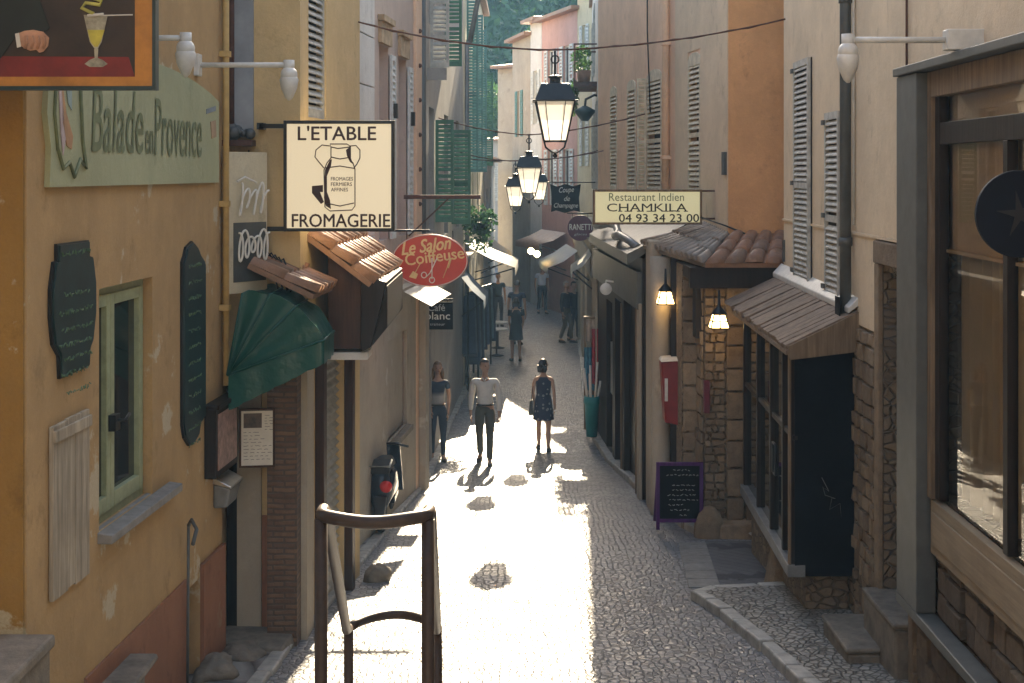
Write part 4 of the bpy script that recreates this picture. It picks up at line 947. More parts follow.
blocks(F((2.40,18.31),(2.41,17.89)),0,0.42,-4.7,-1.25,0.0,0.03,rp,0.2,0.3)
mb = MB(); mb.hexa([(2.44,17.6,-4.7),(3.25,17.5,-4.7),(3.25,17.9,-4.7),(2.44,17.9,-4.7),(2.5,17.66,-4.38),(3.25,17.6,-4.36),(3.25,17.9,-4.34),(2.5,17.9,-4.34)]); mb.ball((2.46,17.75,-4.5),(0.2,0.16,0.34),12,8); mb.build('stone_plinth', M['block'], rp, bevel=0.03)
zr,ze = -0.82,-1.12
mb = MB(); mb.box(2.2,4.6,17.6,17.72,ze-0.32,ze-0.06); mb.box(2.2,2.32,17.72,20.1,ze-0.22,ze-0.06); mb.build('beam', M['darkwood'], rp, bevel=0.01)
mb = MB(); mb.box(2.32,4.6,17.95,18.98,-2.1,ze-0.05); mb.build('interior_shade_block', M['gap'], rp)  # solid dark block stands in for the unlit space under the roof
tile_roof((2.38,17.5,ze),(4.8,17.5,ze),(2.92,18.98,zr),(4.8,18.98,zr),rp,'tiled_roof','tile',0.24,0.06)
tile_roof((1.86,20.25,ze+0.08),(2.36,17.52,ze),(2.74,20.25,zr+0.1),(2.90,18.98,zr),rp,'lean_to_roof','tilegrey',0.22,0.06)
def lit_lantern(x,y,z,s,label):
    t = thing('wall_lantern',label,'lantern',(x,y,z),group='lit lanterns of the restaurant'); mb = MB()
    a,b,h = 0.07*s,0.115*s,0.17*s
    mb.hexa([(x-b,y-b,z-h),(x+b,y-b,z-h),(x+b,y+b,z-h),(x-b,y+b,z-h),(x-a,y-a,z),(x+a,y-a,z),(x+a,y+a,z),(x-a,y+a,z)]); mb.build('glass', M['lamplit'], t)
    mb = MB(); r = 0.009*s
    for sx in (-1,0,1):
        for sy in (-1,1): mb.tube([(x+sx*b,y+sy*b,z-h),(x+sx*a,y+sy*a,z)],r,5)
    for zz,q in ((z-h,b),(z,a),(z-h*0.5,(a+b)/2)): mb.tube([(x-q,y-q,zz),(x+q,y-q,zz),(x+q,y+q,zz),(x-q,y+q,zz)],r,5,True)
    mb.lathe((x,y,z),[(a*1.5,0.0),(a*1.2,0.03*s),(0.02,0.10*s),(0.012,0.3*s)],10); mb.build('cage', M['black'], t); return t
lit_lantern(xat(719,17.4),17.4,zat(314,17.4),0.98,'larger lit lantern in front of the rough stone pier')
lit_lantern(xat(665.5,19.0),19.0,zat(291,19.0),1.0,'smaller lit lamp above the red wall box')
rb = thing('red_box','red wall box with a pale sloping top beside the stone pier','wall box',(2.1,18.9,-3.5))
x0,x1,y = xat(660.5,18.9),xat(679,18.9),18.9; zt,zb = zat(360,y),zat(424,y)
mb = MB(); mb.hexa([(x0+0.05,y-0.1,zb+0.03),(x1,y-0.12,zb),(x1,y+0.2,zb),(x0+0.05,y+0.2,zb+0.03),(x0,y-0.1,zt-0.02),(x1,y-0.12,zt),(x1,y+0.2,zt),(x0,y+0.2,zt-0.02)]); mb.build('body', M['redbox'], rb, bevel=0.02)
mb = MB(); mb.hexa([(x0-0.01,y-0.13,zt-0.01),(x1+0.01,y-0.15,zt+0.005),(x1+0.01,y+0.2,zt+0.005),(x0-0.01,y+0.2,zt-0.01),(x0+0.02,y-0.02,zt+0.03),(x1,y-0.02,zt+0.045),(x1,y+0.2,zt+0.045),(x0+0.02,y+0.2,zt+0.03)]); mb.build('lid', M['lampwhite'], rb, bevel=0.01)
mb = MB(); mb.box(x0+0.045,x0+0.085,y-0.115,y-0.099,zb+0.32,zb+0.62); mb.build('white_slot', M['lampwhite'], rb)
mb = MB(); yy = 18.15; x = xat(706,17.8); mb.box(x-0.035,x+0.035,17.70,17.80,zat(412,17.8),zat(380,17.8)); tag(mb.build('menu_holder', simple('wine_red_frame',(0.12,0.012,0.03),0.5,0,0.3,6,0), None, bevel=0.008), 'narrow wine red menu holder on the rubble stone pier', 'menu holder')

ab = thing('chalkboard','purple framed A-board with white chalk writing on the pavement','A-board',(xat(679,17.7),17.8,gz(17.8)+0.1))
fb = F((xat(656,17.75),17.75),(xat(703,17.75),17.75)); zb,zt = gz(17.8)+0.1,zat(461,17.8); w = fb.L; k = 0.045
mb = MB(); mb.fbox(fb,0,k,zb,zt,0,0.03); mb.fbox(fb,w-k,w,zb,zt,0,0.03); mb.fbox(fb,k,w-k,zt-k,zt,0,0.03); mb.fbox(fb,k,w-k,zb+0.09,zb+0.09+k,0,0.03); front = mb.build('frame', M['purple'], ab, bevel=0.004)
MB().fbox(fb,k,w-k,zb+0.09+k,zt-k,0.005,0.018).build('board', M['blackpanel'], ab)
mb = MB(); 
for u in (0.01,w-0.05): mb.hexa([fb.P(u,zb,-0.42),fb.P(u+0.04,zb,-0.42),fb.P(u+0.04,zb,-0.46),fb.P(u,zb,-0.46),fb.P(u,zt-0.02,-0.002),fb.P(u+0.04,zt-0.02,-0.002),fb.P(u+0.04,zt-0.02,-0.04),fb.P(u,zt-0.02,-0.04)])
mb.build('rear_leg', M['purple'], ab)
rr = random.Random(11); ls = []
for i,(a,b) in enumerate(((.36,.68),(.22,.86),(.3,.3),(.34,.82),(.34,.78),(.24,.8),(.28,.86),(.26,.55),(.3,.72),(.5,.6),(.36,.76))): ls += scribble(a*w,b*w,zt-0.1-i*0.062,0.02,rr)
strokes(fb, ls, 0.02,0.0032,M['chalk'],ab,'chalk_writing')

cs = thing('restaurant_sign','pale yellow sign reading Restaurant Indien Chamkila with a phone number','sign',(1.9,19.6,-0.7))
fc = F((xat(593,19.6),19.6),(xat(702,19.6),19.6)); zb,zt = zat(224.5,19.6),zat(189.5,19.6); Lw = fc.L; Hh = zt-zb
mb = MB(); t_=0.03
mb.fbox(fc,0,t_,zb,zt,-0.12,0.012); mb.fbox(fc,Lw-t_,Lw,zb,zt,-0.12,0.012); mb.fbox(fc,t_,Lw-t_,zb,zb+t_,-0.12,0.012); mb.fbox(fc,t_,Lw-t_,zt-t_,zt,-0.12,0.012); mb.build('frame', M['fadedwood'], cs, bevel=0.004)
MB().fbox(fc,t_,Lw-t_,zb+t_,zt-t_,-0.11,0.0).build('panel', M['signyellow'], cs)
def ctxt(s,x0,x1,y0,y1,b,m): text(s,fc,(x0-593)*Lw/109,(x1-593)*Lw/109,zt-(y1-189.5)*Hh/35,zt-(y0-189.5)*Hh/35,0.003,M[m],cs,bold=b)
ctxt('Restaurant Indien',609,684,193,201,0.0,'inkgreen'); ctxt('CHAMKILA',607,687,203.5,211.5,0.012,'inkblack'); ctxt('04 93 34 23 00',619,699,214,222,0.04,'inkblack')
# serifs for the restaurant's name
mb = MB(); a0 = (607-593)*Lw/109; a1 = (687-593)*Lw/109; zl = zt-(211.5-189.5)*Hh/35; zu = zt-(203.5-189.5)*Hh/35
for k in (0.165,0.245,0.29,0.40,0.435,0.52,0.545,0.585,0.705,0.745,0.80,0.885,0.985): mb.fbox(fc,a0+(a1-a0)*k-0.028,a0+(a1-a0)*k+0.028,zl-0.002,zl+0.010,0.0035,0.006)
mb.build('serif', M['inkblack'], cs)
mb = MB()
for z in (zt-0.02,zb+0.08): mb.tube([(fc.p1.x,19.66,z),(2.84,19.66,z)],0.014,6)
mb.build('bracket', M['rust'], cs)

# ------------------------------------------------------------------ RIGHT: beige house with shop front
bh = thing('beige_house','large beige house with grey louvred shutters, stone doorway and shop front on the right','house',(3.2,12,gz(12)))
foot = [(3.307,17.2),(3.14,6.5),(10,6.5),(10,17.2)]; f9 = F(foot[0],foot[1])
DR = (f9.hu(884),f9.hu(914),-4.0,-0.86,0.5)
SF0,SF1 = f9.hu(945),f9.L-0.3
SG = (SF0,SF1,-2.41,0.72,0.35)
walls('wall', M['stone'], bh, foot, -5.2, 5.0, {0:[DR,SG]})
roof(bh, foot, 5.0)
PL = 0.02; uB = f9.hu(861)
g = MB(); fpl = F(f9.P(0,0,PL).to_2d(),f9.P(f9.L,0,PL).to_2d())
facade(g, fpl, -0.56, 4.98, [(SF0,SF1,-0.56,0.72,0.03)]); g.fbox(f9,0.0,uB,-1.32,-0.56,0.002,PL); g.fbox(f9,uB,f9.hu(878),-1.42,-0.561,0.002,PL)
g.fbox(f9,0,f9.L,-0.585,-0.562,0.003,PL+0.02); g.add([f9.P(0,4.98,PL),f9.P(f9.L,4.98,PL),f9.P(f9.L,4.98,0),f9.P(0,4.98,0)],[(0,1,2,3)]); g.add([f9.P(0,-1.32,PL),f9.P(0,4.98,PL),f9.P(0,4.98,0),f9.P(0,-1.32,0)],[(0,1,2,3)])
g.build('plaster', M['beige'], bh)
mb = MB(); mb.fbox(f9,DR[0]-0.16,DR[0]-0.003,-4.2,-0.80,0.003,0.05); mb.fbox(f9,DR[1]+0.003,DR[1]+0.13,-4.2,-0.80,0.003,0.05); mb.fbox(f9,DR[0]-0.16,DR[1]+0.13,-0.798,-0.60,0.003,0.06); mb.build('door_surround', M['block'], bh, bevel=0.012)
MB().fbox(f9,DR[0]+0.02,DR[1]-0.02,-3.6,-0.9,-0.48,-0.42).build('door', M['brownwood'], bh)
blocks(f9,f9.hu(857),DR[0]-0.17,-4.6,-1.44,0.0,0.04,bh,0.15,0.16,jit=0.02)
blocks(f9,DR[1]+0.14,f9.hu(920),-4.6,-0.62,0.0,0.04,bh,0.15,0.14,jit=0.02)
blocks(f9,f9.hu(921),f9.L,-4.6,-3.3,0.0,0.05,bh,0.22,0.3,'blockdark',jit=0.03)
for (a,b,yb,yt) in ((799,814,288,60),(831,845,306,112)):
    u0,u1 = f9.hu(a),f9.hu(b); z0 = f9.hz((a+b)/2,yb); z1 = f9.hz((a+b)/2,yt)
    MB().fbox(f9,u0-0.01,u1+0.01,z0,z1,PL+0.002,PL+0.012).build('pane', M['gap'], bh)  # dark sheet on the plaster, drawing shade into the shutter gaps
    shutter(f9,u0,u1,z0,z1,PL+0.016,M['greyshutter'],bh,pitch=0.062)
    for z in (z1-0.12,z0+(z1-z0)*0.45,z0+0.15): MB().fbox(f9,u0-0.05,u0+0.05,z,z+0.05,PL+0.052,PL+0.075).build('shutter_hinge', M['greymetal'], bh)
ud = f9.hu(855); mb = MB(); mb.tube([f9.P(ud,4.9,0.09),f9.P(ud,-1.42,0.09)],0.055,12)
for z in (3.2,1.6,-0.7): mb.tube([f9.P(ud,z,0.09),f9.P(ud,z+0.08,0.09)],0.066,12)
mb.build('downpipe', M['greymetal'], bh)
mb = MB(); mb.tube([f9.P(ud+0.12,4.9,0.04),f9.P(ud+0.12,-0.5,0.04)],0.012,6); mb.build('cable', M['lampwhite'], bh)
mb = MB(); mb.tube([f9.P(f9.hu(911),4.9,0.035),f9.P(f9.hu(911),-0.55,0.035)],0.01,6); mb.build('thin_cable', M['rust'], bh)
mb = MB(); mb.fbox(f9,ud-0.12,ud+0.1,-1.40,-1.18,0.16,0.165); mb.build('wall_plate', M['blackpanel'], bh)
mb = MB(); mb.fbox(f9,0.02,0.1,zat(262,17.1),zat(240,17.1),PL,PL+0.02); mb.build('hinge_plate', M['greymetal'], bh)
# shop front
sfp = MB(); sfp.fbox(f9,f9.hu(922),SF0-0.05,-3.28,0.74,0.052,0.20); sfp.fbox(f9,f9.hu(922)-0.02,SF1,0.745,0.81,0.022,0.225); sfp.build('shop_front', M['greymetal'], bh, bevel=0.008)
sfo = bpy.data.objects['shop_front']
mb = MB(); a,b = SF0-0.045,SF1
mb.fbox(f9,a,a+0.10,-2.41,0.74,0.03,0.12); mb.fbox(f9,a+0.10,b,0.55,0.74,0.03,0.12); mb.build('timber_frame', M['fadedwood'], sfo, bevel=0.006)
mb = MB(); mb.fbox(f9,a+0.10,a+0.22,-2.40,0.55,0.02,0.09); mb.fbox(f9,a+0.22,b,0.20,0.36,0.02,0.09); mb.fbox(f9,f9.hu(1017),f9.hu(1022),-2.40,0.20,0.02,0.09); mb.build('dark_frame', M['darkwood'], sfo, bevel=0.006)
mb = MB(); mb.fbox(f9,a+0.02,b,-2.82,-2.42,0.03,0.10); mb.fbox(f9,a+0.1,b,-2.74,-2.50,0.10,0.115); mb.build('timber_panel', M['panelwood'], sfo, bevel=0.006)
mb = MB(); mb.add([f9.P(a+0.22,-2.40,0.045),f9.P(b,-2.40,0.045),f9.P(b,0.55,0.045),f9.P(a+0.22,0.55,0.045)],[(0,1,2,3)]); mb.build('shop_glass', M['shopglass'], sfo, fix=False)
mb = MB(); mb.fbox(f9,f9.hu(921),b,-3.36,-3.285,0.052,0.20); mb.build('metal_rail', M['greymetal'], sfo, bevel=0.008)
blocks(f9,SF0,f9.L,-3.28,-2.82,0.0,0.05,bh,0.2,0.28,'blockdark',jit=0.03)
cu = MB(); n = 260; vs = []                       # net curtain hanging behind the glass
for i in range(n+1):
    u = SF0+0.1+(SF1-SF0-0.1)*i/n; d = -0.12+0.035*math.sin(i*0.40)+0.015*math.sin(i*0.11); vs += [f9.P(u,-2.38,d),f9.P(u,0.70,d*0.9)]
cu.add(vs,[(2*i,2*i+1,2*i+3,2*i+2) for i in range(n)],True); cu.build('curtain', translucent('net_curtain',(0.75,0.62,0.42),0.3), sfo, fix=False)

dt = thing('disc_sign','dark blue round projecting sign in front of the right shop window','sign',(2.75,7.6,-0.45))
x,y,z,r = xat(1020,7.6),7.6,zat(214,7.6),44*7.6/FP
fd = F((x-r,y),(x+r,y)); circ = [(r+r*math.cos(2*PI*i/48),z+r*math.sin(2*PI*i/48)) for i in range(48)]
MB().poly(fd,circ,-0.03,0.0).build('disc', M['navy'], dt, bevel=0.004)
mb = MB()
for k in range(5):
    a = 2*PI*k/5+0.5; c,s_ = math.cos(a),math.sin(a); mb.poly(fd,[(r+r*0.55*c,z+r*0.55*s_),(r-r*0.10*s_,z+r*0.10*c),(r-r*0.05*c,z-r*0.05*s_),(r+r*0.10*s_,z-r*0.10*c)],0.0005,0.003+k*0.0004)
mb.build('emblem', simple('dull_brown_emblem',(0.012,0.009,0.009),0.7,0,0.3,9,0), dt)
mb = MB(); mb.tube([(x+r,y+0.01,z),(3.18,y+0.01,z)],0.015); mb.build('bracket', M['black'], dt)

for a,lab in (((2.78,3.30,11.85,12.8,-4.4,-3.97),'lower worn stone step jutting onto the pebble paving'),((3.05,3.62,11.38,12.42,-4.4,-3.62),'upper worn stone step under the right doorway')):
    mb = MB(); mb.box(a[0]+0.02,a[1],a[2]+0.02,a[3],a[4],a[5]-0.055); mb.box(a[0],a[1],a[2],a[3],a[5]-0.05,a[5]); tag(mb.build('stone_step', M['stonegrey'], None, bevel=0.022), lab, 'step', 'stone steps of the right doorway')

# unseen houses added around the camera to shade the foreground from open sky
for nm,lab,ft,m in (('unseen_shade_house','unseen ochre house added left of the stairs to shade the foreground',[(-12,-12),(-4.2,-12),(-4.2,6.4),(-12,6.4)],'ochre'),('unseen_shade_house','unseen beige house added right of the stairs to shade the foreground',[(3.3,-12),(11,-12),(11,6.4),(3.3,6.4)],'beige'),('unseen_shade_house','unseen grey beige house added behind the stairs to shade the foreground',[(-14,-22),(13,-22),(13,-14),(-14,-14)],'greybeige')):
    t_ = thing(nm,lab,'house',(ft[0][0],ft[0][1],-2)); walls('wall',M[m],t_,ft,-5.2,7.5); roof(t_,ft,7.5)

# projecting timber window bay
kb = thing('window_bay','dark projecting timber window bay with a sloping slatted roof','window bay',(2.9,14.5,-3.85))
Yn,Yf = 13.5,17.0; xn,xf = xat(795,Yn),xat(746,Yf); zb,zt = -3.83,-1.72
fk = F((xf,Yf),(xn,Yn)); fend = F((xn,Yn),(3.25,Yn))
MB().fbox(fend,0.0,fend.L,zb-0.01,zt+0.1,-0.05,0.0).build('end_panel', M['blackpanel'], kb)
rr = random.Random(5); ls = [[(fend.L*0.45+0.05*math.sin(i*1.9)+0.02*i,-2.95-0.035*i+0.05*math.cos(i*2.7)) for i in range(9)]]
strokes(fend, ls, 0.002,0.004,M['greymetal'],kb,'paint_scrawl')
mb = MB(); L = fk.L; P_ = 0.07
for u in (0.0,L*0.32,L*0.60,L*0.83,L-P_-0.02): mb.fbox(fk,u,u+P_,zb+0.1,zt,-0.04,0.035)
mb.fbox(fk,0,L,zt,zt+0.12,-0.04,0.05); mb.fbox(fk,0,L,-2.55,-2.5,-0.03,0.02); mb.build('frame', M['darkwood'], kb, bevel=0.006)
mb = MB(); mb.fbox(fk,-0.02,L+0.0,zb-0.02,zb+0.10,-0.1,0.07); mb.build('sill', M['zinc'], kb, bevel=0.008)
mb = MB(); mb.fbox(fk,L-0.06,L+0.005,zb+0.1,zt-0.005,0.036,0.06); mb.build('corner_post', M['fadedwood'], kb, bevel=0.006)
MB().fbox(fk,0.02,L-0.03,zb+0.1,zt,-0.02,-0.01).build('pane', M['glass'], kb)
mb = MB(); mb.fbox(fk,0.0,L-0.06,zb,zt+0.02,-0.5,-0.35); mb.build('backing', M['gap'], kb)
mb = MB(); u = L*0.72; z=-2.9; mb.tube([fk.P(u,z-0.15,0.06),fk.P(u,z+0.15,0.06),fk.P(u+0.18,z+0.15,0.06),fk.P(u+0.18,z-0.15,0.06)],0.016,6,True); mb.build('handle', M['black'], kb)
e0,e1 = Vector((2.60,17.35,-1.62)),Vector((2.555,13.25,-1.66)); t0,t1 = Vector((3.28,17.35,-1.30)),Vector((3.235,13.25,-1.34))
mb = MB(); n = 26
for i in range(n):
    a,b = e0.lerp(e1,(i+0.04)/n),e0.lerp(e1,(i+0.96)/n); c,d = t0.lerp(t1,(i+0.04)/n),t0.lerp(t1,(i+0.96)/n); up = Vector((-0.02,0,0.045+R.uniform(0,0.02))); o1 = Vector((R.uniform(-0.03,0.02),0,0))
    mb.hexa([a+o1,b+o1,d,c,a+o1+up,b+o1+up,d+up,c+up])
mb.hexa([e0-Vector((0,0,.05)),e1-Vector((0,0,.05)),t1-Vector((0,0,.05)),t0-Vector((0,0,.05)),e0-Vector((0,0,.004)),e1-Vector((0,0,.004)),t1-Vector((0,0,.004)),t0-Vector((0,0,.004))]); mb.build('roof', wood('weathered_roof_boards',(0.21,0.15,0.11),0.75,0), kb, bevel=0.006)
mb = MB(); mb.hexa([e1+Vector((0.02,-0.03,-0.09)),t1+Vector((0,-0.03,-0.33)),t1+Vector((0,0.0,-0.33)),e1+Vector((0.02,0.0,-0.09)),e1+Vector((0.02,-0.03,0.04)),t1+Vector((0,-0.03,0.04)),t1+Vector((0,0.0,0.04)),e1+Vector((0.02,0,0.04))]); mb.build('fascia', M['fadedwood'], kb)
mb = MB(); mb.hexa([t0+Vector((-0.10,0,0.02)),t1+Vector((-0.10,0,0.02)),t1+Vector((0.01,0,0.1)),t0+Vector((0.01,0,0.1)),t0+Vector((-0.10,0,0.075)),t1+Vector((-0.10,0,0.075)),t1+Vector((0.01,0,0.19)),t0+Vector((0.01,0,0.19))]); mb.build('flashing', M['lampwhite'], kb, bevel=0.01)
mb = MB(); mb.box(2.83,3.24,13.7,16.8,-4.7,-3.86); mb.build('stone_base', M['stone'], kb)
mb = MB(); x,y = 2.79,14.95; mb.hexa([(x-0.14,y-0.14,-4.5),(x+0.16,y-0.14,-4.5),(x+0.16,y+0.2,-4.5),(x-0.14,y+0.2,-4.5),(x-0.05,y-0.07,-3.93),(x+0.1,y-0.07,-3.93),(x+0.1,y+0.14,-3.93),(x-0.05,y+0.14,-3.93)])
tag(mb.build('guard_stone', M['block'], None, bevel=0.045), 'tapered brown guard stone under the dark window bay', 'guard stone')

# ------------------------------------------------------------------ RIGHT far
def row_house(name,label,p0,p1,depth,mat,ztop,shut,shm,z0=-5.3,rmat='tile',rise=0.3,cat='house',balc=False):
    f = F(p0,p1); b = Vector((-f.n.x,-f.n.y))*depth
    foot = [p0,p1,(p1[0]+b.x,p1[1]+b.y),(p0[0]+b.x,p0[1]+b.y)]
    t = thing(name,label,cat,(p0[0],p0[1],-4.97))
    hs = [(a,c,z,q,0.15) for a,c,z,q in shut]
    walls('wall',M[mat],t,foot,z0,ztop,{0:hs}); roof(t,foot,ztop,0.3,rmat,rise)
    for h in hs:
        simple_window(f,*h[:4],0.15,t)
        w = (h[1]-h[0])*0.5
        shutter(f,h[0]-w,h[0]-0.01,h[2],h[3],0.01,shm,t,pitch=0.12); shutter(f,h[1]+0.01,h[1]+w,h[2],h[3],0.01,shm,t,pitch=0.12)
    return t,f
blue = bpy.data.materials['blue_green_shutter_paint']
t,f = row_house('white_house','white house with small balcony plants past the salmon house',(2.62,46.5),(1.80,29.3),5,'white',5.4,[(3,4,-0.5,1.6),(8,9,-0.5,1.6),(3,4,2.6,4.4),(8,9,2.6,4.4),(13,14,-0.5,1.6)],M['greyshutter'])
# a small iron balcony with potted plants
mb = MB(); mb.fbox(f,11.0,13.2,2.0,2.12,0.0,0.55)
for i in range(12): mb.tube([f.P(11.05+i*0.19,2.12,0.52),f.P(11.05+i*0.19,3.0,0.52)],0.014,5)
mb.tube([f.P(11.0,3.0,0.0),f.P(11.0,3.0,0.52),f.P(13.2,3.0,0.52),f.P(13.2,3.0,0.0)],0.02,6); mb.build('balcony', M['rust'], t)
def leaf_mesh(mb, c, rad, n, size, rr):
    for i in range(n):
        d = Vector((rr.gauss(0,1),rr.gauss(0,1),rr.gauss(0,1))).normalized()*(rr.random()**0.4); p = Vector(c)+Vector((d.x*rad[0],d.y*rad[1],d.z*rad[2]))
        a = Vector((rr.uniform(-1,1),rr.uniform(-1,1),rr.uniform(-1,1))).normalized(); b = a.cross(Vector((rr.uniform(-1,1),rr.uniform(-1,1),rr.uniform(-1,1)))).normalized(); s = size*rr.uniform(0.6,1.4)
        mb.add([p-a*s*0.5,p+b*s*0.28,p+a*s*0.5,p-b*s*0.28],[(0,1,2,3)])
def foliage(name,c1,c2):
    m, nt, bs = newmat(name); v = pos(nt)
    c = mix(nt, ramp(nt, noise(nt,v,0.8,6,0.7),0.35,0.65), c1, c2); nt.links.new(c, bs.inputs['Base Color']); bs.inputs['Roughness'].default_value = 0.6
    tl = nt.nodes.new('ShaderNodeBsdfTranslucent'); nt.links.new(c, tl.inputs['Color']); ms = nt.nodes.new('ShaderNodeMixShader'); ms.inputs[0].default_value = 0.35
    out = [n for n in nt.nodes if n.type == 'OUTPUT_MATERIAL'][0]; nt.links.new(bs.outputs[0],ms.inputs[1]); nt.links.new(tl.outputs[0],ms.inputs[2]); nt.links.new(ms.outputs[0],out.inputs['Surface']); return m
M['leaf'] = foliage('leaf_green',(0.04,0.11,0.03),(0.08,0.16,0.045)); M['leafdark'] = foliage('leaf_dark',(0.025,0.08,0.035),(0.05,0.12,0.045))
for i,(u,lab) in enumerate(((11.5,'trailing balcony plant nearer the far end of the white balcony'),(12.6,'bushy balcony plant nearer the salmon house'))):
    p = thing('balcony_plant',lab,'plant',f.P(u,2.12,0.3)); mb = MB(); mb.lathe(f.P(u,2.14,0.3),[(0.13,0.0),(0.17,0.28)],10); mb.build('pot', M['tile'], p)
    mb = MB(); leaf_mesh(mb, f.P(u,2.75,0.35), (0.25,0.35,0.35), 160, 0.11, R); leaf_mesh(mb, f.P(u,1.8,0.55), (0.12,0.25,0.45), 90, 0.12, R); mb.build('leaves', M['leaf'], p, fix=False)
# end of the street: three joined houses across the bend
row_house('cream_end_house','pale cream house with tall narrow shutters beside the rose house',(2.22,48.2),(2.62,46.55),5,'cream',6.0,[(0.6,1.1,3.2,4.9),(0.6,1.1,0.2,1.8)],M['whiteshutter'])
row_house('rose_house','rose pink house with pale shutters at the bend of the street',(1.10,52.4),(2.21,48.25),5,'pink',5.5,[(0.8,1.6,2.2,4.4),(2.7,3.5,2.2,4.4),(0.8,1.6,-1.2,0.8),(2.7,3.5,-1.2,0.8)],M['whiteshutter'])
row_house('tall_white_house','narrow white house with an overhanging roof beside the rose house',(0.70,54.0),(1.09,52.45),5,'white',5.6,[(0.5,1.1,1.8,3.8)],M['whiteshutter'])
row_house('small_beige_house','small beige house with an overhanging tiled roof at the bend',(0.02,57.4),(0.69,54.1),4,'greybeige',5.2,[(1.0,1.7,1.4,3.2)],blue)
row_house('low_cream_house','low grey beige house with a white edged roof at the end of the street',(-0.62,62.3),(0.42,61.2),6,'greybeige',4.5,[],blue,rise=0.5)
row_house('end_house','grey house closing the far end of the street',(-2.6,74),(0.6,74),6,'greywall',1.6,[(0.5,1.3,-1.5,0.3),(1.9,2.6,-1.5,0.3)],M['greyshutter'])

# shop canopies and hanging goods down the street
def awning(name,label,p0,p1,out,z,drop,mat,group=None):
    f = F(p0,p1); t = thing(name,label,'awning',f.P(f.L/2,z-drop),group=group); mb = MB(); n = 14; vs = []
    for i in range(n+1):
        u = f.L*i/n; s_ = 0.03*math.sin(i*2.1); vs += [f.P(u,z,0.02),f.P(u,z-drop*0.5-0.04+s_,out*0.5),f.P(u,z-drop,out),f.P(u,z-drop-0.2+0.02*math.sin(i*3),out+0.01)]
    mb.add(vs,[(4*i+k,4*i+k+1,4*i+5+k,4*i+4+k) for i in range(n) for k in range(3)],True); mb.build('cloth',M[mat],t,fix=False)
    mb = MB()
    for u in (0.03,f.L-0.03): mb.tube([f.P(u,z-drop-0.35,0.02),f.P(u,z-drop-0.02,out-0.02)],0.018,6)
    mb.tube([f.P(0,z-drop-0.015,out-0.02),f.P(f.L,z-drop-0.015,out-0.02)],0.02,6); mb.build('frame',M['black'],t); return t
g = 'shop awnings down the street'
awning('shop_awning','white awning catching the sun beyond the red oval sign',(-1.08,33.5),(-0.98,37),1.15,-1.75,0.5,'whitecloth',g)
awning('shop_awning','smaller white awning further down the left side',(-0.90,40),(-0.78,44.5),0.75,-1.9,0.6,'whitecloth',g)
awning('shop_awning','blue grey awning low on the left side of the street',(-1.12,31),(-1.06,33.3),0.5,-2.3,0.5,'bluecloth',g)
awning('shop_awning','pale awning beyond the corner of the dark shop',(1.72,31.5),(1.66,29.2),0.42,-1.7,0.35,'whitecloth',g)
awning('shop_awning','grey awning of a shop at the bend',(1.75,45.5),(1.95,41.5),0.9,-2.3,0.5,'bluecloth',g)
awning('shop_awning','rust coloured awning far down at the bend',(1.1,52.2),(1.9,49.2),1.0,-2.1,0.4,'tile',g)
# ground-floor shop fronts on the right beyond the corner
sh2 = thing('far_shop_front','shadowed low shop front running on beyond the dark shop','shop front',(1.9,36,-4.97))
f = F((2.0,45.5),(1.70,29.2)); mb = MB(); facade(mb,f,-5.2,-1.5,[(1,3,-4.9,-2.4,0.3),(4,6.4,-4.9,-2.4,0.3),(8,10,-4.9,-2.4,0.3),(11.5,14.5,-4.9,-2.4,0.3)]); mb.fbox(f,0,f.L,-1.5,-1.42,-0.8,0.1); mb.build('wall', M['greybeige'], sh2)
for a,b in ((1,3),(4,6.4),(8,10),(11.5,14.5)): MB().fbox(f,a+0.02,b-0.02,-4.9,-2.42,-0.28,-0.2).build('shop_window', M['glass'], sh2)
mb = MB(); mb.fbox(f,0.3,f.L-0.3,-2.2,-1.75,0.002,0.06); mb.build('fascia', M['greywall'], sh2)
ml = MB(); 
for i,(px,py) in enumerate(((531,251),(537,254))): tag(MB().ball(at(px,py,44),0.10,12,8).build('bulb_lamp', emit('warm_bulb_%d'%i,(1.0,0.7,0.3),9)), ('left of the two glowing round bulbs down the street','right of the two glowing round bulbs down the street')[i], 'lamp', 'glowing bulbs down the street')

def hanging_sign(name,label,px0,px1,py0,py1,Y,pan,lines,ink,oval=False,barx=None,cat='sign',shape=None):
    t = thing(name,label,cat,at((px0+px1)/2,py1,Y)); f = F((xat(px0,Y),Y),(xat(px1,Y),Y)); zb,zt = zat(py1,Y),zat(py0,Y)
    if oval: pts = [(f.L/2+f.L/2*math.cos(2*PI*i/40),(zb+zt)/2+(zt-zb)/2*math.sin(2*PI*i/40)) for i in range(40)]
    elif shape: pts = [((x-px0)*Y/FP,zat(y,Y)) for x,y in shape]
    else: pts = [(0,zb),(f.L,zb),(f.L,zt),(0,zt)]
    MB().poly(f,pts,-0.025,0.0).build('board',pan,t,bevel=0.004)
    for s,a,b,c,d,sh_,bo,ro,m in lines: text(s,f,(a-px0)*Y/FP,(b-px0)*Y/FP,zat(d,Y),zat(c,Y),0.003,m,t,shear=sh_,bold=bo,rot=ro)
    if barx:
        mb = MB(); z = zt+0.04; mb.tube([(xat(barx[0],Y),Y-0.012,z),(xat(barx[1],Y),Y-0.012,z)],0.015,6)
        for u in (f.L*0.2,f.L*0.8): mb.tube([f.P(u,z,-0.012),f.P(u,zt-(zt-zb)*(0.12 if oval else 0.0),-0.012)],0.006,5)
        mb.build('bracket',M['black'],t)
    return t,f
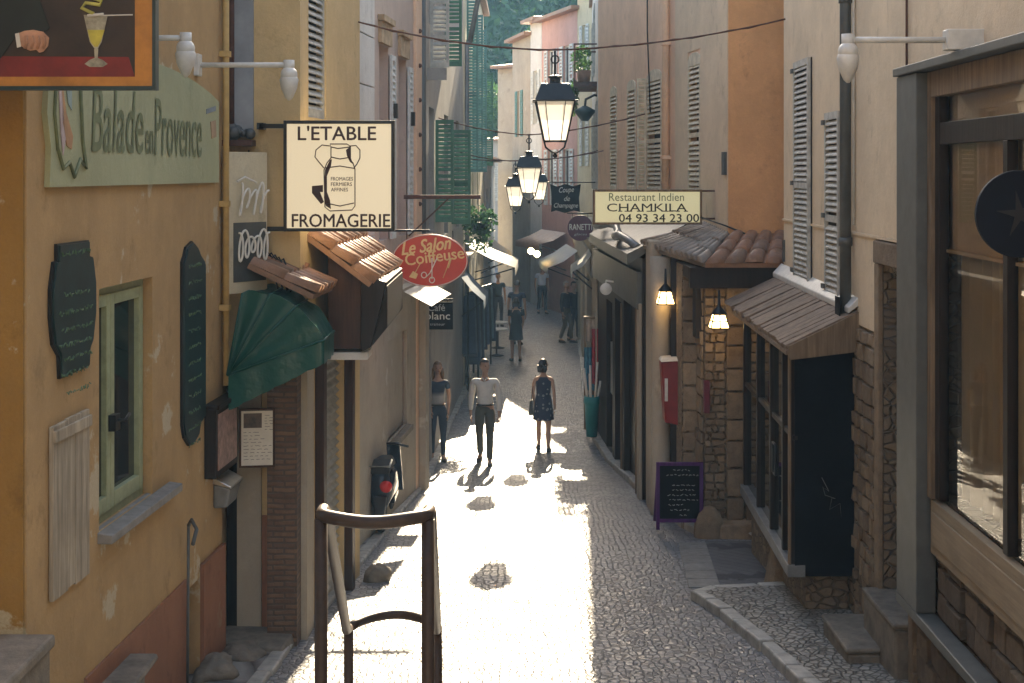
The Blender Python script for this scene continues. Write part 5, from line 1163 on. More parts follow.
t,f = hanging_sign('oval_sign','red oval sign reading Le Salon Coiffeuse with comb and scissors',391.5,468,234,287,16.6,M['red'],
    [('Le Salon',401,451,239,252,0.35,0.07,0.13,M['inkcream']),('Coiffeuse',405,464,250.5,262,0.0,0.05,0.13,M['inkcream'])],None,True,(370,430))
Y = 16.6; qq = lambda x,y: f.P((x-391.5)*Y/FP, zat(y,Y), 0.004)
mb = MB(); mb.tube([qq(437,258),qq(430,273),qq(426,277)],0.006,5); mb.tube([qq(432,258),qq(432,272),qq(432,279)],0.006,5)
for c in ((424,275),(432,280)): mb.tube([qq(c[0]+2.6*math.cos(2*PI*i/12),c[1]+2.9*math.sin(2*PI*i/12)) for i in range(12)],0.006,5,True)
mb.build('scissors_mark', M['inkwhite'], t)
mb = MB(); mb.tube([qq(421,262),qq(415,273)],0.005,5)
mb.poly(f,[((x-391.5)*Y/FP,zat(y,Y)) for x,y in ((413,271),(418,274),(416,279),(409,277))],0.0005,0.004); mb.tube([qq(450,258),qq(447,268),qq(443,278)],0.005,5); mb.tube([qq(451,258),qq(448,268)],0.012,5); mb.build('comb_mark', M['inkcream'], t)
mb = MB(); mb.tube([f.P(f.L/2+f.L*0.488*math.cos(2*PI*i/48),zat(260.5,Y)+0.3*math.sin(2*PI*i/48),0.001) for i in range(48)],0.006,5,True); mb.build('rim', M['lampwhite'], t)
hanging_sign('cafe_sign','small black sign reading Cafe blanc above the red brown door',424.5,453,302,329.5,21.95,M['blackpanel'],[('Café',428,445,304,311,0,0.01,0,M['chalk']),('blanc',426,450,312,319.5,0,0.02,0,M['inkwhite']),('traiteur',430,445,323,325.5,0,0,0,M['chalk'])],None,False,(421,453))
hanging_sign('dark_sign','dark scalloped hanging sign with three lines of white script',550,581,184,212,33,M['blackpanel'],[('Coupe',559,574,187,194,0.3,0.0,0.05,M['inkwhite']),('de',564,570,196,201,0.3,0,0,M['inkwhite']),('Champagne',554,578,203,209,0.25,0.0,0,M['inkwhite'])],None,False,(548,600),shape=[(551,212),(556,210.5),(565,213),(574,210.5),(580,212),(579,198),(581,184),(573,186),(565,184),(557,186.5),(550,184),(552,198)])
hanging_sign('plum_sign','plum coloured rounded sign with pale capital letters under the dark sign',567.5,593,215,241,31,simple('plum_enamel',(0.10,0.03,0.055),0.5,0,0.3,5,0),[('RANETTI',569.5,592,224,230,0,0.02,0,M['inkwhite']),('glaces',574,587,233,236,0.2,0,0,M['chalk'])],None,True,(567,600))
mb = MB(); mb.box(-1.52,-0.44,19.96,20.02,zat(199,20),zat(195,20)); mb.tube([(-0.9,19.99,zat(199,20)),(-1.45,19.99,-0.9)],0.012,6); tag(mb.build('sign_bracket', M['rust']), 'bare rusty horizontal iron sign bracket above the oval sign', 'bracket')

# stall goods on the right by the bin
tb = thing('waste_bin','teal round bin standing on the kerb by the postcard rack','bin',(1.47,26.2,-4.87)); mb = MB(); mb.lathe((1.47,26.2,-4.87),[(0.10,0),(0.135,0.6),(0.15,0.62),(0.14,0.74),(0.12,0.74),(0.11,0.4)],16); mb.build('body',M['teal'],tb)
mb = MB()
for i in range(7): a = i*0.9; mb.tube([(1.47+0.05*math.cos(a),26.2+0.05*math.sin(a),-4.5),(1.47+0.16*math.cos(a),26.2+0.12*math.sin(a),-3.85+0.06*i)],0.022,6)
mb.build('paper_rolls',M['paper'],tb)
rk = thing('display_rack','tall display rack hung with blue and red cloths behind the teal bin','display rack',(1.52,26.9,-4.87)); mb = MB(); mb.tube([(1.52,26.9,-4.87),(1.52,26.9,-2.75)],0.025,8); mb.box(1.36,1.66,26.8,27.0,-2.77,-2.73); mb.box(1.36,1.40,26.88,26.92,-4.87,-2.77); mb.build('frame',M['fadedwood'],rk)
def cloth(x0,x1,y,z0,z1,col,nm):
    mb = MB(); n = 12; vs = []
    for i in range(n+1): x = x0+(x1-x0)*i/n; d = 0.03*math.sin(i*1.5); vs += [(x,y+d,z0+0.02*math.sin(i)),(x,y+d*0.5,z1)]
    mb.add(vs,[(2*i,2*i+1,2*i+3,2*i+2) for i in range(n)],True); return mb.build(nm,simple(nm+'_dye',col,0.85,0,0.35,12,0.1),rk,fix=False)
cloth(1.36,1.55,26.78,-4.1,-3.3,(0.04,0.18,0.26),'blue_cloth'); cloth(1.50,1.68,26.75,-4.0,-2.95,(0.35,0.04,0.05),'red_cloth'); cloth(1.40,1.66,26.82,-3.2,-2.78,(0.4,0.32,0.26),'pale_cloth')
def hang_plant(x,y,z,r,n,lab):
    p = thing('hanging_plant',lab,'plant',(x,y,z)); mb = MB(); mb.lathe((x,y,z),[(0.05,-0.12),(0.13,-0.1),(0.15,0.05)],12); mb.tube([(x,y,z+0.05),(x-0.02,y,z+0.6)],0.008,5); mb.build('pot',M['black'],p)
    mb = MB(); leaf_mesh(mb,(x,y,z+0.1),(r,r,r*0.8),n,0.11,R); leaf_mesh(mb,(x,y,z-0.25),(r*0.8,r*0.8,r*0.9),n//2,0.11,R); mb.build('leaves',M['leafdark'],p,fix=False)
hang_plant(-0.72,31.0,-1.15,0.42,420,'dark hanging plant above the white awning on the left side')
r2 = thing('garment_stand','dark stand of long hanging garments in front of the white awning','clothes rail',(-0.95,33,-4.97)); mb = MB(); mb.tube([(-1.0,32.2,-4.97),(-1.0,32.2,-2.75),(-0.8,33.6,-2.75),(-0.8,33.6,-4.97)],0.025,8); mb.build('frame',M['black'],r2)
for i in range(7):
    t_ = i/6; x = -0.98+0.17*t_; y = 32.3+1.2*t_; w = 0.17; zb = -4.5+R.uniform(0,0.5); mb = MB()
    mb.hexa([(x-w,y-0.04,zb),(x+w,y-0.04,zb),(x+w,y+0.04,zb),(x-w,y+0.04,zb),(x-w*0.7,y-0.02,-2.85),(x+w*0.7,y-0.02,-2.85),(x+w*0.7,y+0.02,-2.8),(x-w*0.7,y+0.02,-2.8)]); mb.build('garment',simple('stand_dye_%d'%i,((0.03,0.05,0.09),(0.09,0.10,0.13),(0.02,0.02,0.03))[i%3],0.9,0,0.3,8,0.2),r2,bevel=0.02)
lr = thing('clothes_rail','dark rack of hanging blue and dark garments outside a left shop','clothes rail',(-0.75,36,-4.97)); mb = MB(); mb.tube([(-0.95,35.2,-4.97),(-0.95,35.2,-2.9),(-0.55,36.8,-2.9),(-0.55,36.8,-4.97)],0.025,8); mb.build('frame',M['black'],lr)
for i in range(8):
    t_ = i/7; x = -0.93+0.36*t_; y = 35.3+1.4*t_; mb = MB(); w = 0.16; zb = -4.2-R.uniform(0,0.4)
    mb.hexa([(x-w,y-0.03,zb),(x+w,y-0.03,zb),(x+w,y+0.03,zb),(x-w,y+0.03,zb),(x-w*0.8,y-0.02,-3.0),(x+w*0.8,y-0.02,-3.0),(x+w*0.8,y+0.02,-2.95),(x-w*0.8,y+0.02,-2.95)]); mb.build('garment',simple('garment_dye_%d'%i,((0.07,0.10,0.17),(0.03,0.04,0.05),(0.10,0.16,0.2),(0.02,0.03,0.06))[i%4],0.9,0,0.3,8,0.2),lr,bevel=0.02)
def table(x,y,label):
    t = thing('cafe_table',label,'table',(x,y,gz(y)),group='pale cafe tables'); z = gz(y); mb = MB(); mb.lathe((x,y,z),[(0.3,0.70),(0.31,0.72),(0.3,0.74)],18); mb.build('tabletop',M['lampwhite'],t); mb = MB(); mb.lathe((x,y,z),[(0.2,0.0),(0.2,0.02),(0.025,0.05),(0.025,0.70)],12); mb.build('leg',M['black'],t)
table(-0.42,38.5,'nearer pale round table by the dark garments'); table(-0.40,40.2,'further pale round table by the dark garments')

# ------------------------------------------------------------------ lanterns on wires
def wire(p0,p1,sag,label,n=28,mid=None):
    p0,p1 = Vector(p0),Vector(p1); pts = []
    for i in range(n+1):
        t = i/n; p = p0.lerp(p1,t)
        if mid is None: p.z -= sag*4*t*(1-t)
        pts.append(p)
    if mid is not None:
        m = Vector(mid); pts = []
        for a,b in ((p0,m),(m,p1)):
            for i in range(12): t = i/12; p = a.lerp(b,t); p.z -= sag*4*t*(1-t); pts.append(p)
        pts.append(p1)
    mb = MB(); mb.tube(pts,0.010,5); mb.tube([p+Vector((0,0.012,0.012*math.sin(i*2.2))) for i,p in enumerate(pts)],0.007,5)
    tag(mb.build('overhead_wire',M['rust']),label,'wire','lantern wires across the street')
def lantern(px,py,Y,w,label):
    """px, py: where the hook hangs; w: width of the hood"""
    p = at(px,py,Y); t = thing('hanging_lantern',label,'street lantern',p,group='black hanging street lanterns'); x,y,z = p; s = w
    mb = MB(); mb.tube([(x,y,z+0.01),(x,y,z-0.56*s)],0.026*s,8); mb.tube([(x+0.085*s*math.cos(2*PI*i/12),y,z-0.16*s+0.085*s*math.sin(2*PI*i/12)) for i in range(12)],0.018*s,6,True); mb.build('hook',M['black'],t)
    mb = MB(); c = Vector((x,y,z-0.52*s))
    mb.lathe(c,[(0.04*s,0.03*s),(0.15*s,0.0),(0.155*s,-0.03*s),(0.11*s,-0.05*s),(0.115*s,-0.14*s),(0.2*s,-0.2*s)],16)
    def ring(h,r): return [(x-r,y-r,c.z-h),(x+r,y-r,c.z-h),(x+r,y+r,c.z-h),(x-r,y+r,c.z-h)]
    mb.hexa(ring(0.555*s,0.475*s)+ring(0.525*s,0.485*s)); mb.hexa(ring(0.53*s,0.44*s)+ring(0.17*s,0.30*s)); mb.build('hood',M['black'],t,bevel=0.006)
    T,B = 0.555*s,1.40*s; rt,rb_ = 0.41*s,0.235*s
    mb = MB(); mb.hexa(ring(B-0.01*s,rb_*0.97)+ring(T+0.005*s,rt*0.97)); mb.build('glass',M['milk'],t)
    mb = MB(); A = ring(T,rt); Bq = ring(B,rb_)
    for i in range(4):
        j = (i+1)%4; mb.tube([A[i],Bq[i]],0.020*s,6)
        for q in (0.24,0.76): mb.tube([Vector(A[i]).lerp(Vector(A[j]),q),Vector(Bq[i]).lerp(Vector(Bq[j]),q)],0.009*s,5)
    mb.tube(Bq,0.024*s,6,True)
    bot = Vector((x,y,c.z-1.66*s))
    for i in range(4):
        q = Vector(Bq[i]); m1 = q.lerp(bot,0.5); m1 += (q-Vector((x,y,q.z)))*0.35; mb.tube([q,m1,bot+Vector(((q.x-x)*0.3,(q.y-y)*0.3,0.03*s)),bot],0.016*s,6)
    mb.ball(bot-Vector((0,0,0.05*s)),0.05*s,10,7); mb.build('cage',M['black'],t)
lantern(555,52,16.2,0.53,'nearest and largest black street lantern hanging on the top wire')
wire((xat(359,15.58),15.5,zat(22,15.5)),(xat(786,17.1),17.1,zat(19,17.1)),0.07,'topmost wire holding the largest lantern',mid=at(555,50,16.2))
lantern(529,136,24,0.50,'middle black street lantern hanging in front of two smaller ones')
wire((-1.32,25.6,zat(118,25.6)),(xat(645,23.9),23.9,zat(114,23.9)),0.05,'second wire holding the middle lantern',mid=at(529,135,24))
lantern(515.5,162,28.5,0.46,'small black street lantern half hidden left of the middle one')
wire((-1.2,28.8,zat(150,28.8)),(xat(607,28.3),28.3,zat(150,28.3)),0.05,'third wire holding the small left lantern',mid=at(515.5,161,28.5))
lantern(539,160,31,0.45,'small black street lantern half hidden right of the middle one')
wire((-1.1,31.5,zat(158,31.5)),(1.93,31.2,zat(150,31.2)),0.05,'fourth wire holding the small right lantern',mid=at(539,159,31))
bl = thing('wall_lamp','dark bracket street lamp on the far white house beside the salmon house','street lamp',at(590,100,33)); p = at(590,108,33)
mb = MB(); mb.tube([p+Vector((0.35,0,0.25)),p+Vector((0.1,0,0.3)),p+Vector((-0.1,0,0.2)),p+Vector((-0.12,0,0.0))],0.03,8); mb.build('arm',M['black'],bl); mb = MB(); mb.lathe(p+Vector((-0.12,0,0)),[(0.05,0.05),(0.24,-0.05),(0.24,-0.1),(0.08,-0.3)],14); mb.build('lamp_head',M['boardgreen'],bl)

# ------------------------------------------------------------------ handrail on the stairs
hr = thing('handrail','brown painted tubular stair handrail in the foreground','handrail',(-0.6,7.2,-3.2)); r = 0.030
Yf_,Yb = 6.5,8.4; xl,xr = xat(321,Yf_),xat(428,Yf_); ztop = zat(517,Yf_)
xl2,xr2 = -0.965,-0.44; z2 = zat(628,Yb)
for x in (xl,xr): MB().tube([(x,Yf_,-3.4),(x,Yf_,ztop-0.01)],r,14).build('front_post',M['railbrown'],hr)
mb = MB(); pts = []
for i in range(41): t_ = 0.5-0.5*math.cos(PI*i/40); pts.append((xl+(xr-xl)*t_, Yf_+0.10-0.17*(math.sin(PI*t_)**0.2), ztop+0.008*math.cos(2*PI*t_)))
mb.tube(pts,r*1.02,14); mb.build('top_bar',M['railbrown'],hr)
for a,b in ((xl,xl2),(xr,xr2)): MB().tube([(a,Yf_+0.09,ztop),(a,Yf_+0.2,ztop-0.03),(b,Yb-0.1,z2+0.02),(b,Yb,z2)],r*0.95,14).build('side_rail',M['railbrown'],hr)
for x in (xl2,xr2): MB().tube([(x,Yb,-4.1),(x,Yb,z2)],r*0.95,14).build('rear_post',M['railbrown'],hr)
mb = MB(); mb.tube([(xl2+(xr2-xl2)*i/14, Yb+0.26*math.sin(PI*i/14)**0.7, z2+0.0) for i in range(15)],r*0.95,14); mb.build('rear_bar',M['railbrown'],hr)

# ------------------------------------------------------------------ scooter
sc = thing('scooter','dark scooter with a red tail light parked against the grey wall','scooter',(-1.5,17.9,gz(17.9)+0.05))
g0 = gz(17.9)+0.05; x,y = -1.64,17.75
def wheel(yc,nm):
    mb = MB(); zc = g0+0.23; mb.tube([(x,yc+0.19*math.cos(2*PI*i/24),zc+0.19*math.sin(2*PI*i/24)) for i in range(24)],0.055,8,True); o = mb.build('wheel',M['rubber'],sc)
    mb = MB(); mb.tube([(x-0.03,yc,zc),(x+0.03,yc,zc)],0.13,16); mb.build('rim',M['steel'],o)
wheel(y+0.12,'r'); wheel(y+1.35,'f')
mb = MB(); sec = [(-0.12,0.30,0.10,0.42),(0.0,0.36,0.16,0.46),(0.35,0.38,0.19,0.42),(0.7,0.32,0.17,0.3)]
vs = []; n = 14
for (dy,zl,hw,hh) in sec:
    for k in range(n): a = 2*PI*k/n; vs.append((x+hw*math.copysign(abs(math.cos(a))**0.7,math.cos(a)), y+dy, g0+zl+hh*0.5+hh*0.5*math.copysign(abs(math.sin(a))**0.7,math.sin(a))))
mb.add(vs,[(i*n+k,i*n+(k+1)%n,(i+1)*n+(k+1)%n,(i+1)*n+k) for i in range(3) for k in range(n)]+[tuple(range(n-1,-1,-1)),tuple(range(3*n,4*n))],True); mb.build('body',M['scooterpaint'],sc)
mb = MB(); vs = []
for (dy,hw,zz) in ((-0.12,0.12,0.80),(0.1,0.15,0.86),(0.4,0.16,0.83),(0.7,0.11,0.80)): vs += [(x-hw,y+dy,g0+zz-0.04),(x-hw*0.8,y+dy,g0+zz+0.05),(x+hw*0.8,y+dy,g0+zz+0.05),(x+hw,y+dy,g0+zz-0.04)]
mb.add(vs,[(4*i+k,4*i+(k+1)%4,4*i+4+(k+1)%4,4*i+4+k) for i in range(3) for k in range(4)]+[(3,2,1,0),(12,13,14,15)]); mb.build('seat',M['rubber'],sc,bevel=0.02)
mb = MB(); mb.tube([(x-0.13,y+0.1,g0+0.9),(x-0.13,y-0.2,g0+0.88),(x+0.13,y-0.2,g0+0.88),(x+0.13,y+0.1,g0+0.9)],0.014,8); mb.build('grab_rail',M['steel'],sc)
mb = MB(); mb.ball((x+0.08,y-0.15,g0+0.62),(0.08,0.05,0.075),12,8); mb.build('tail_light',M['tail'],sc)
mb = MB(); mb.hexa([(x-0.06,y-0.2,g0+0.22),(x+0.06,y-0.2,g0+0.22),(x+0.07,y+0.05,g0+0.4),(x-0.07,y+0.05,g0+0.4),(x-0.09,y-0.16,g0+0.5),(x+0.09,y-0.16,g0+0.5),(x+0.1,y+0.05,g0+0.55),(x-0.1,y+0.05,g0+0.55)]); mb.build('mudguard',M['scooterpaint'],sc,bevel=0.015)
mb = MB(); vs = [(x-0.2,y+1.1,g0+0.3),(x+0.2,y+1.1,g0+0.3),(x+0.2,y+1.16,g0+0.3),(x-0.2,y+1.16,g0+0.3),(x-0.16,y+0.98,g0+0.95),(x+0.16,y+0.98,g0+0.95),(x+0.16,y+1.04,g0+0.95),(x-0.16,y+1.04,g0+0.95)]; mb.hexa(vs); mb.box(x-0.13,x+0.13,y+0.6,y+1.15,g0+0.24,g0+0.32); mb.tube([(x,y+1.0,g0+0.9),(x,y+1.35,g0+0.25)],0.035,8); mb.build('leg_shield',M['scooterpaint'],sc,bevel=0.02)
mb = MB(); mb.tube([(x-0.3,y+0.88,g0+0.92),(x-0.1,y+0.98,g0+0.94),(x+0.1,y+0.98,g0+0.94),(x+0.28,y+0.88,g0+0.92)],0.016,8)
mb.build('handlebar',M['black'],sc)

# ------------------------------------------------------------------ trees and hill beyond the roofs
mb = MB(); n = 40; vs = []
for j in range(26):
    for i in range(n+1):
        xx = -150+300*i/n; yy = 84+j*6; k = max(0,min(1,(yy-84)/90)); zz = -4.95+34*k*k*(3-2*k)+3*mnoise.noise(Vector((xx*0.03,yy*0.03,1)))*min(1,k*4)-(0.3 if j == 0 else 0); vs.append((xx,yy,zz))
mb.add(vs,[(j*(n+1)+i,j*(n+1)+i+1,(j+1)*(n+1)+i+1,(j+1)*(n+1)+i) for j in range(25) for i in range(n)],True)
mb.build('hill', simple('hillside_soil',(0.03,0.08,0.03),0.95,0,0.4,0.5,0),kind='structure')
def hz_(xx,yy):
    k = max(0,min(1,(yy-84)/90)); return -4.95+34*k*k*(3-2*k)
mb = MB(); rr = random.Random(21)
for i in range(330):
    yy = rr.uniform(96,150); xx = rr.uniform(-22,24); leaf_mesh(mb,(xx,yy,hz_(xx,yy)+2.2),(2.6,2.4,2.4),60,0.85,rr)
o = mb.build('hillside_wood',M['leafdark'],None,fix=False); tag(o,'hazy green wood covering the hillside beyond the roofs','wood'); o['kind'] = 'stuff'
def tree(x,y,z,h,rad,label,mat,rr):
    t = thing('tree',label,'tree',(x,y,z),group='trees beyond the end of the street'); mb = MB(); top = z+h*0.6
    pts = [(x+0.15*math.sin(k*1.3),y,z+(top-z)*k/5) for k in range(6)]; mb.tube(pts,[0.32-0.045*k for k in range(6)],8); clumps = []
    for i in range(11):
        a = i*2.4; k = rr.uniform(0.35,1.0); p0 = Vector((x,y,z+(top-z)*k)); d = Vector((math.cos(a)*rad*rr.uniform(0.4,0.85),math.sin(a)*rad*rr.uniform(0.4,0.85),h*rr.uniform(0.08,0.36))); mb.tube([p0,p0+d*0.5+Vector((0,0,0.15)),p0+d],[0.09,0.06,0.03],6); clumps.append(p0+d)
    mb.build('trunk',M['bark'],t); mb = MB()
    for c in clumps+[Vector((x,y,z+h*0.8)),Vector((x,y,z+h*0.9))]: s = rad*rr.uniform(0.32,0.5); leaf_mesh(mb,c,(s,s,s*0.8),420,0.34,rr)
    mb.build('crown',mat,t,fix=False)
rr = random.Random(33)
for x,y,h,rad,lab,m in ((-1.9,80,10,3.0,'leafy tree filling the gap above the low grey beige house','leaf'),(1.6,82,13.5,3.4,'tallest hazy tree rising behind the low grey beige house','leafdark'),(-4.5,83,14,3.5,'hazy tree half hidden behind the cream house shutters','leafdark'),(0.2,79,7.5,2.2,'small leafy tree behind the low grey beige house roof','leaf')):
    tree(x,y,-4.97,h,rad,lab,M[m],rr)

# ------------------------------------------------------------------ people
def skinmesh(verts, edges, radii, root=0, levels=2):
    me = bpy.data.meshes.new('tmp'); me.from_pydata(verts, edges, [])
    ob = bpy.data.objects.new('tmp', me); COL.objects.link(ob)
    md = ob.modifiers.new('s','SKIN'); md.use_smooth_shade = True
    for i,r in enumerate(radii): me.skin_vertices[0].data[i].radius = r if isinstance(r,tuple) else (r,r)
    for i in range(len(verts)): me.skin_vertices[0].data[i].use_root = (i == root)
    sb = ob.modifiers.new('d','SUBSURF'); sb.levels = levels; sb.render_levels = levels
    bpy.context.view_layer.update()
    m = bpy.data.meshes.new_from_object(ob.evaluated_get(bpy.context.evaluated_depsgraph_get()))
    vs = [v.co.copy() for v in m.vertices]; fs = [list(p.vertices) for p in m.polygons]
    bpy.data.objects.remove(ob); bpy.data.meshes.remove(me); bpy.data.meshes.remove(m)
    return vs, fs
SK = simple('skin',(0.42,0.24,0.16),0.55,0,0.12,20,0)
def person(x,y,label,h=1.72,heading=0.0,top=((0.6,0.58,0.54),'shirt'),bottom=((0.05,0.05,0.045),'trousers'),hair=((0.03,0.02,0.015),'short'),female=False,stride=0.12,sleeve='long',dress=None,turn=0.0,arms=(0.0,0.0),bend=(0.0,0.0),bag=None,shoes=(0.03,0.025,0.02),pattern=None,shirt_band=None,group='people walking in the street'):
    """heading 0 faces the camera; built at its own base in metres, then turned"""
    g = gz(y)
    t = bpy.data.objects.new('person',None); COL.objects.link(t); t.location = (x,y,g); t.rotation_euler.z = heading; LOC[t.name] = Vector((0,0,0)); tag(t,label,'person',group)
    k = h/1.75; sw = 0.165 if female else 0.195; hw = 0.09
    fw = -stride; bk = stride*0.9
    J = {'pel':(0,0,.97),'sp':(0,.005,1.12),'ch':(0,.01,1.30),'nb':(0,.015,1.45),'nk':(0,.0,1.52),'hd':(0,-.005,1.58)}
    kL,aL,tL = (hw+.005,fw*0.75-.03,.52),(hw+.005,fw,.09),(hw+.03,fw-.15,.035)
    kR,aR,tR = (-hw-.005,bk*0.3-.05,.52),(-hw-.005,bk+.03,.11),(-hw-.03,bk-.11,.035)
    def arm(s,sway,bd):
        sh = Vector((s*sw,.01,1.40)); el = sh+Vector((s*.04,.03-sway*0.5,-.28)); wr = el+Vector((s*.01*(1-bd)-s*bd*.12,-.05-sway-bd*.16,-.25+bd*.10)); hn = wr+Vector((0,-.01-bd*.03,-.09+bd*.04)); return sh,el,wr,hn
    AL,AR = arm(1,arms[0],bend[0]),arm(-1,arms[1],bend[1])
    V = []; E = []; RAD = []
    def v(p,r,par=None):
        V.append(Vector(p)*k); RAD.append((r[0]*k,r[1]*k) if isinstance(r,tuple) else r*k); i = len(V)-1
        if par is not None: E.append((par,i))
        return i
    wst = 0.8 if female else 1.0
    pel = v(J['pel'],(.125,.09)); sp = v(J['sp'],(.11*wst,.08*wst),pel); ch = v(J['ch'],(.14*(0.9 if female else 1),.09),sp); nb = v(J['nb'],(.06,.045),ch); nk = v(J['nk'],.05,nb); hd = v(J['hd'],.052,nk)
    for (s,(sh,el,wr,hn)) in ((1,AL),(-1,AR)):
        a = v(sh,.055 if not female else .045,ch); b = v(el,.04 if not female else .034,a); c = v(wr,.027,b); d = v(hn,(.036,.02),c)
    for s,(kn,an,to) in ((1,(kL,aL,tL)),(-1,(kR,aR,tR))):
        hp_ = v((s*hw,0,.90),.09,pel); th = v(((s*hw+kn[0])/2,(kn[1])/2,.71),.08,hp_); q = v(kn,.056,th); cf = v(((kn[0]+an[0])/2,(kn[1]+an[1])/2+.015,.36),.055,q); w_ = v(an,.038,cf); tt = v(to,(.042,.03),w_)
    vs,fs = skinmesh(V,E,RAD,0,1)
    mb = MB(); mb.add(vs,fs,True)
    hc = Vector((0,-.015,1.645))*k; Rz = Matrix.Rotation(turn,3,'Z')
    def HP(p): return hc+Rz@(Vector(p)*k)
    def headball(c,r,seg=16,rings=11):
        b = MB(); b.ball((0,0,0),r,seg,rings); out = []
        for q in b.v:
            taper = 1.0+0.22*min(0,q.z/r[2]); out.append(HP(Vector((q.x*taper,q.y*(taper if q.y<0 else 1),q.z))+Vector(c)))
        mb.add(out,b.f,True)
    headball((0,0,0),(.075,.092,.112)); headball((0,-.094,-.012),(.013,.02,.024),8,6); headball((0,-.075,-.082),(.03,.02,.022),8,6)
    for s in (-1,1): headball((s*.077,.008,-.005),(.012,.022,.032),8,6)
    for s,(sh,el,wr,hn) in ((1,AL),(-1,AR)):             # five separate curled fingers on each hand
        hn = Vector(hn)
        for i in range(4):
            o = hn+Vector((0,-.028+.018*i,-.02)); L_ = (.062,.075,.07,.052)[i]; mb.tube([o*k,(o+Vector((-s*.008,-.002,-L_*.5)))*k,(o+Vector((-s*.025,-.004,-L_)))*k],[.0095*k,.0085*k,.006*k],6)
        o = hn+Vector((-s*.012,-.03,.02)); mb.tube([o*k,(o+Vector((-s*.012,-.028,-.022)))*k,(o+Vector((-s*.016,-.034,-.05)))*k],[.011*k,.010*k,.007*k],6)
    body = mb.build('body',SK,t)
    mb = MB()
    for s in (-1,1): mb.ball(HP((s*.03,-.085,.012)),(.011*k,.007*k,.007*k),8,6)
    mb.build('eyes',M['rubber'],t)
    mb = MB(); mb.ball(HP((0,-.09,-.052)),(.024*k,.007*k,.006*k),8,6); mb.build('mouth',simple('lips',(0.3,0.12,0.1),0.5,0,0.1,9,0) if 'lips' not in bpy.data.materials else bpy.data.materials['lips'],t)
    # hair
    hm = simple('hair_'+label[:14].replace(' ','_'),hair[0],0.45,0,0.3,30,0.2)
    b = MB(); b.ball((0,0,0),(.084,.10,.118),18,12); out = []; keep = []
    for q in b.v:
        out.append(HP(Vector((q.x,q.y+.012,q.z+.012))))
    ff = []
    for f_ in b.f:
        c = sum((b.v[i] for i in f_),Vector())/len(f_)
        low = -.03 if hair[1] == 'short' else -.10
        if c.z > .045 or (c.y > .0 and c.z > low) or (hair[1] != 'short' and abs(c.x) > .055 and c.y > -.045 and c.z > -.1): ff.append(f_)
    mb = MB(); mb.add(out,ff,True)
    if hair[1] == 'long':
        for i in range(9):
            a = PI*(0.02+0.96*i/8); p = HP((.082*math.cos(a),.012+.075*math.sin(a),.0)); q = HP((.095*math.cos(a),.02+.085*math.sin(a),-.22-.03*math.sin(i*2.0))); mb.tube([p,p.lerp(q,.5)+Vector((0,.006,0)),q],[.03*k,.032*k,.014*k],7)
    if hair[1] == 'bob':
        for i in range(9):
            a = PI*(0.0+1.0*i/8); p = HP((.08*math.cos(a),.012+.08*math.sin(a),.0)); q = HP((.086*math.cos(a),.02+.08*math.sin(a),-.13)); mb.tube([p,p.lerp(q,.5),q],[.03*k,.033*k,.018*k],7)
    mb.build('hair',hm,t)
    def garment(nm,verts,edges,rad,mat,lv=2): 
        vs,fs = skinmesh(verts,edges,rad,0,lv); m2 = MB(); m2.add(vs,fs,True); return m2.build(nm,mat,t)
    def clothmat(nm,col):
        m,nt,bs = newmat(nm); vv = pos(nt); c = mix(nt,noise(nt,vv,9,6),dk(col,0.75),dk(col,1.2))
        if pattern and nm.startswith('dress'):
            vo = nt.nodes.new('ShaderNodeTexVoronoi'); vo.inputs['Scale'].default_value = 13; nt.links.new(vv,vo.inputs['Vector']); c = mix(nt,ramp(nt,vo.outputs['Distance'],0.26,0.3,(1,1,1,1),(0,0,0,1)),c,pattern)
        if shirt_band and nm.startswith('top'):
            tc = nt.nodes.new('ShaderNodeTexCoord'); sp_ = nt.nodes.new('ShaderNodeSeparateXYZ'); nt.links.new(tc.outputs['Object'],sp_.inputs[0]); c = mix(nt,ramp(nt,math_(nt,'MULTIPLY',sp_.outputs[2],0.5/k),0.575,0.615,(1,1,1,1),(0,0,0,1)),c,shirt_band)
        nt.links.new(c,bs.inputs['Base Color']); bs.inputs['Roughness'].default_value = 0.85; bump(nt,bs,noise(nt,vv,16,4),0.4,0.02); return m
    tagm = label[:10].replace(' ','_')
    if dress:
        md = clothmat('dress_'+tagm,dress); mb = MB(); prof = [(.74,.17,.14),(.60,.0,.0)]
        n = 22; rows = [(.60,.195,.165),(.72,.185,.155),(.86,.172,.14),(.98,.162,.13),(1.10,.135,.108),(1.22,.142,.115),(1.32,.155,.117),(1.39,.13,.09),(1.425,.10,.07)]; vs = []
        for (z,rx,ry) in rows:
            for i in range(n):
                a = 2*PI*i/n; fl = 1+(.07*math.sin(a*6+1)*max(0,(1.0-z)/0.4)); vs.append(Vector((rx*fl*math.cos(a),ry*fl*math.sin(a)+.005,z))*k)
        mb.add(vs,[(r*n+i,r*n+(i+1)%n,(r+1)*n+(i+1)%n,(r+1)*n+i) for r in range(len(rows)-1) for i in range(n)],True)
        mb.build('dress',md,t,fix=True)
        if sleeve == 'short':
            for (sh,el,wr,hn) in (AL,AR): sh,el = Vector(sh),Vector(el); MB().tube([(sh+Vector((0,0,.03)))*k,sh.lerp(el,.5)*k],[.065*k,.06*k],12).build('sleeve',md,t)
    else:
        mt = clothmat('top_'+tagm,top[0]); V = []; E = []; RAD = []; e = .014
        pel = v((0,0,.93),(.162,.128)); sp = v(J['sp'],(.135*wst+.006,.108*wst+.006),pel); ch = v(J['ch'],(.165*(0.92 if female else 1)+.004,.118),sp); nb = v((0,.012,1.435),(.085,.068),ch)
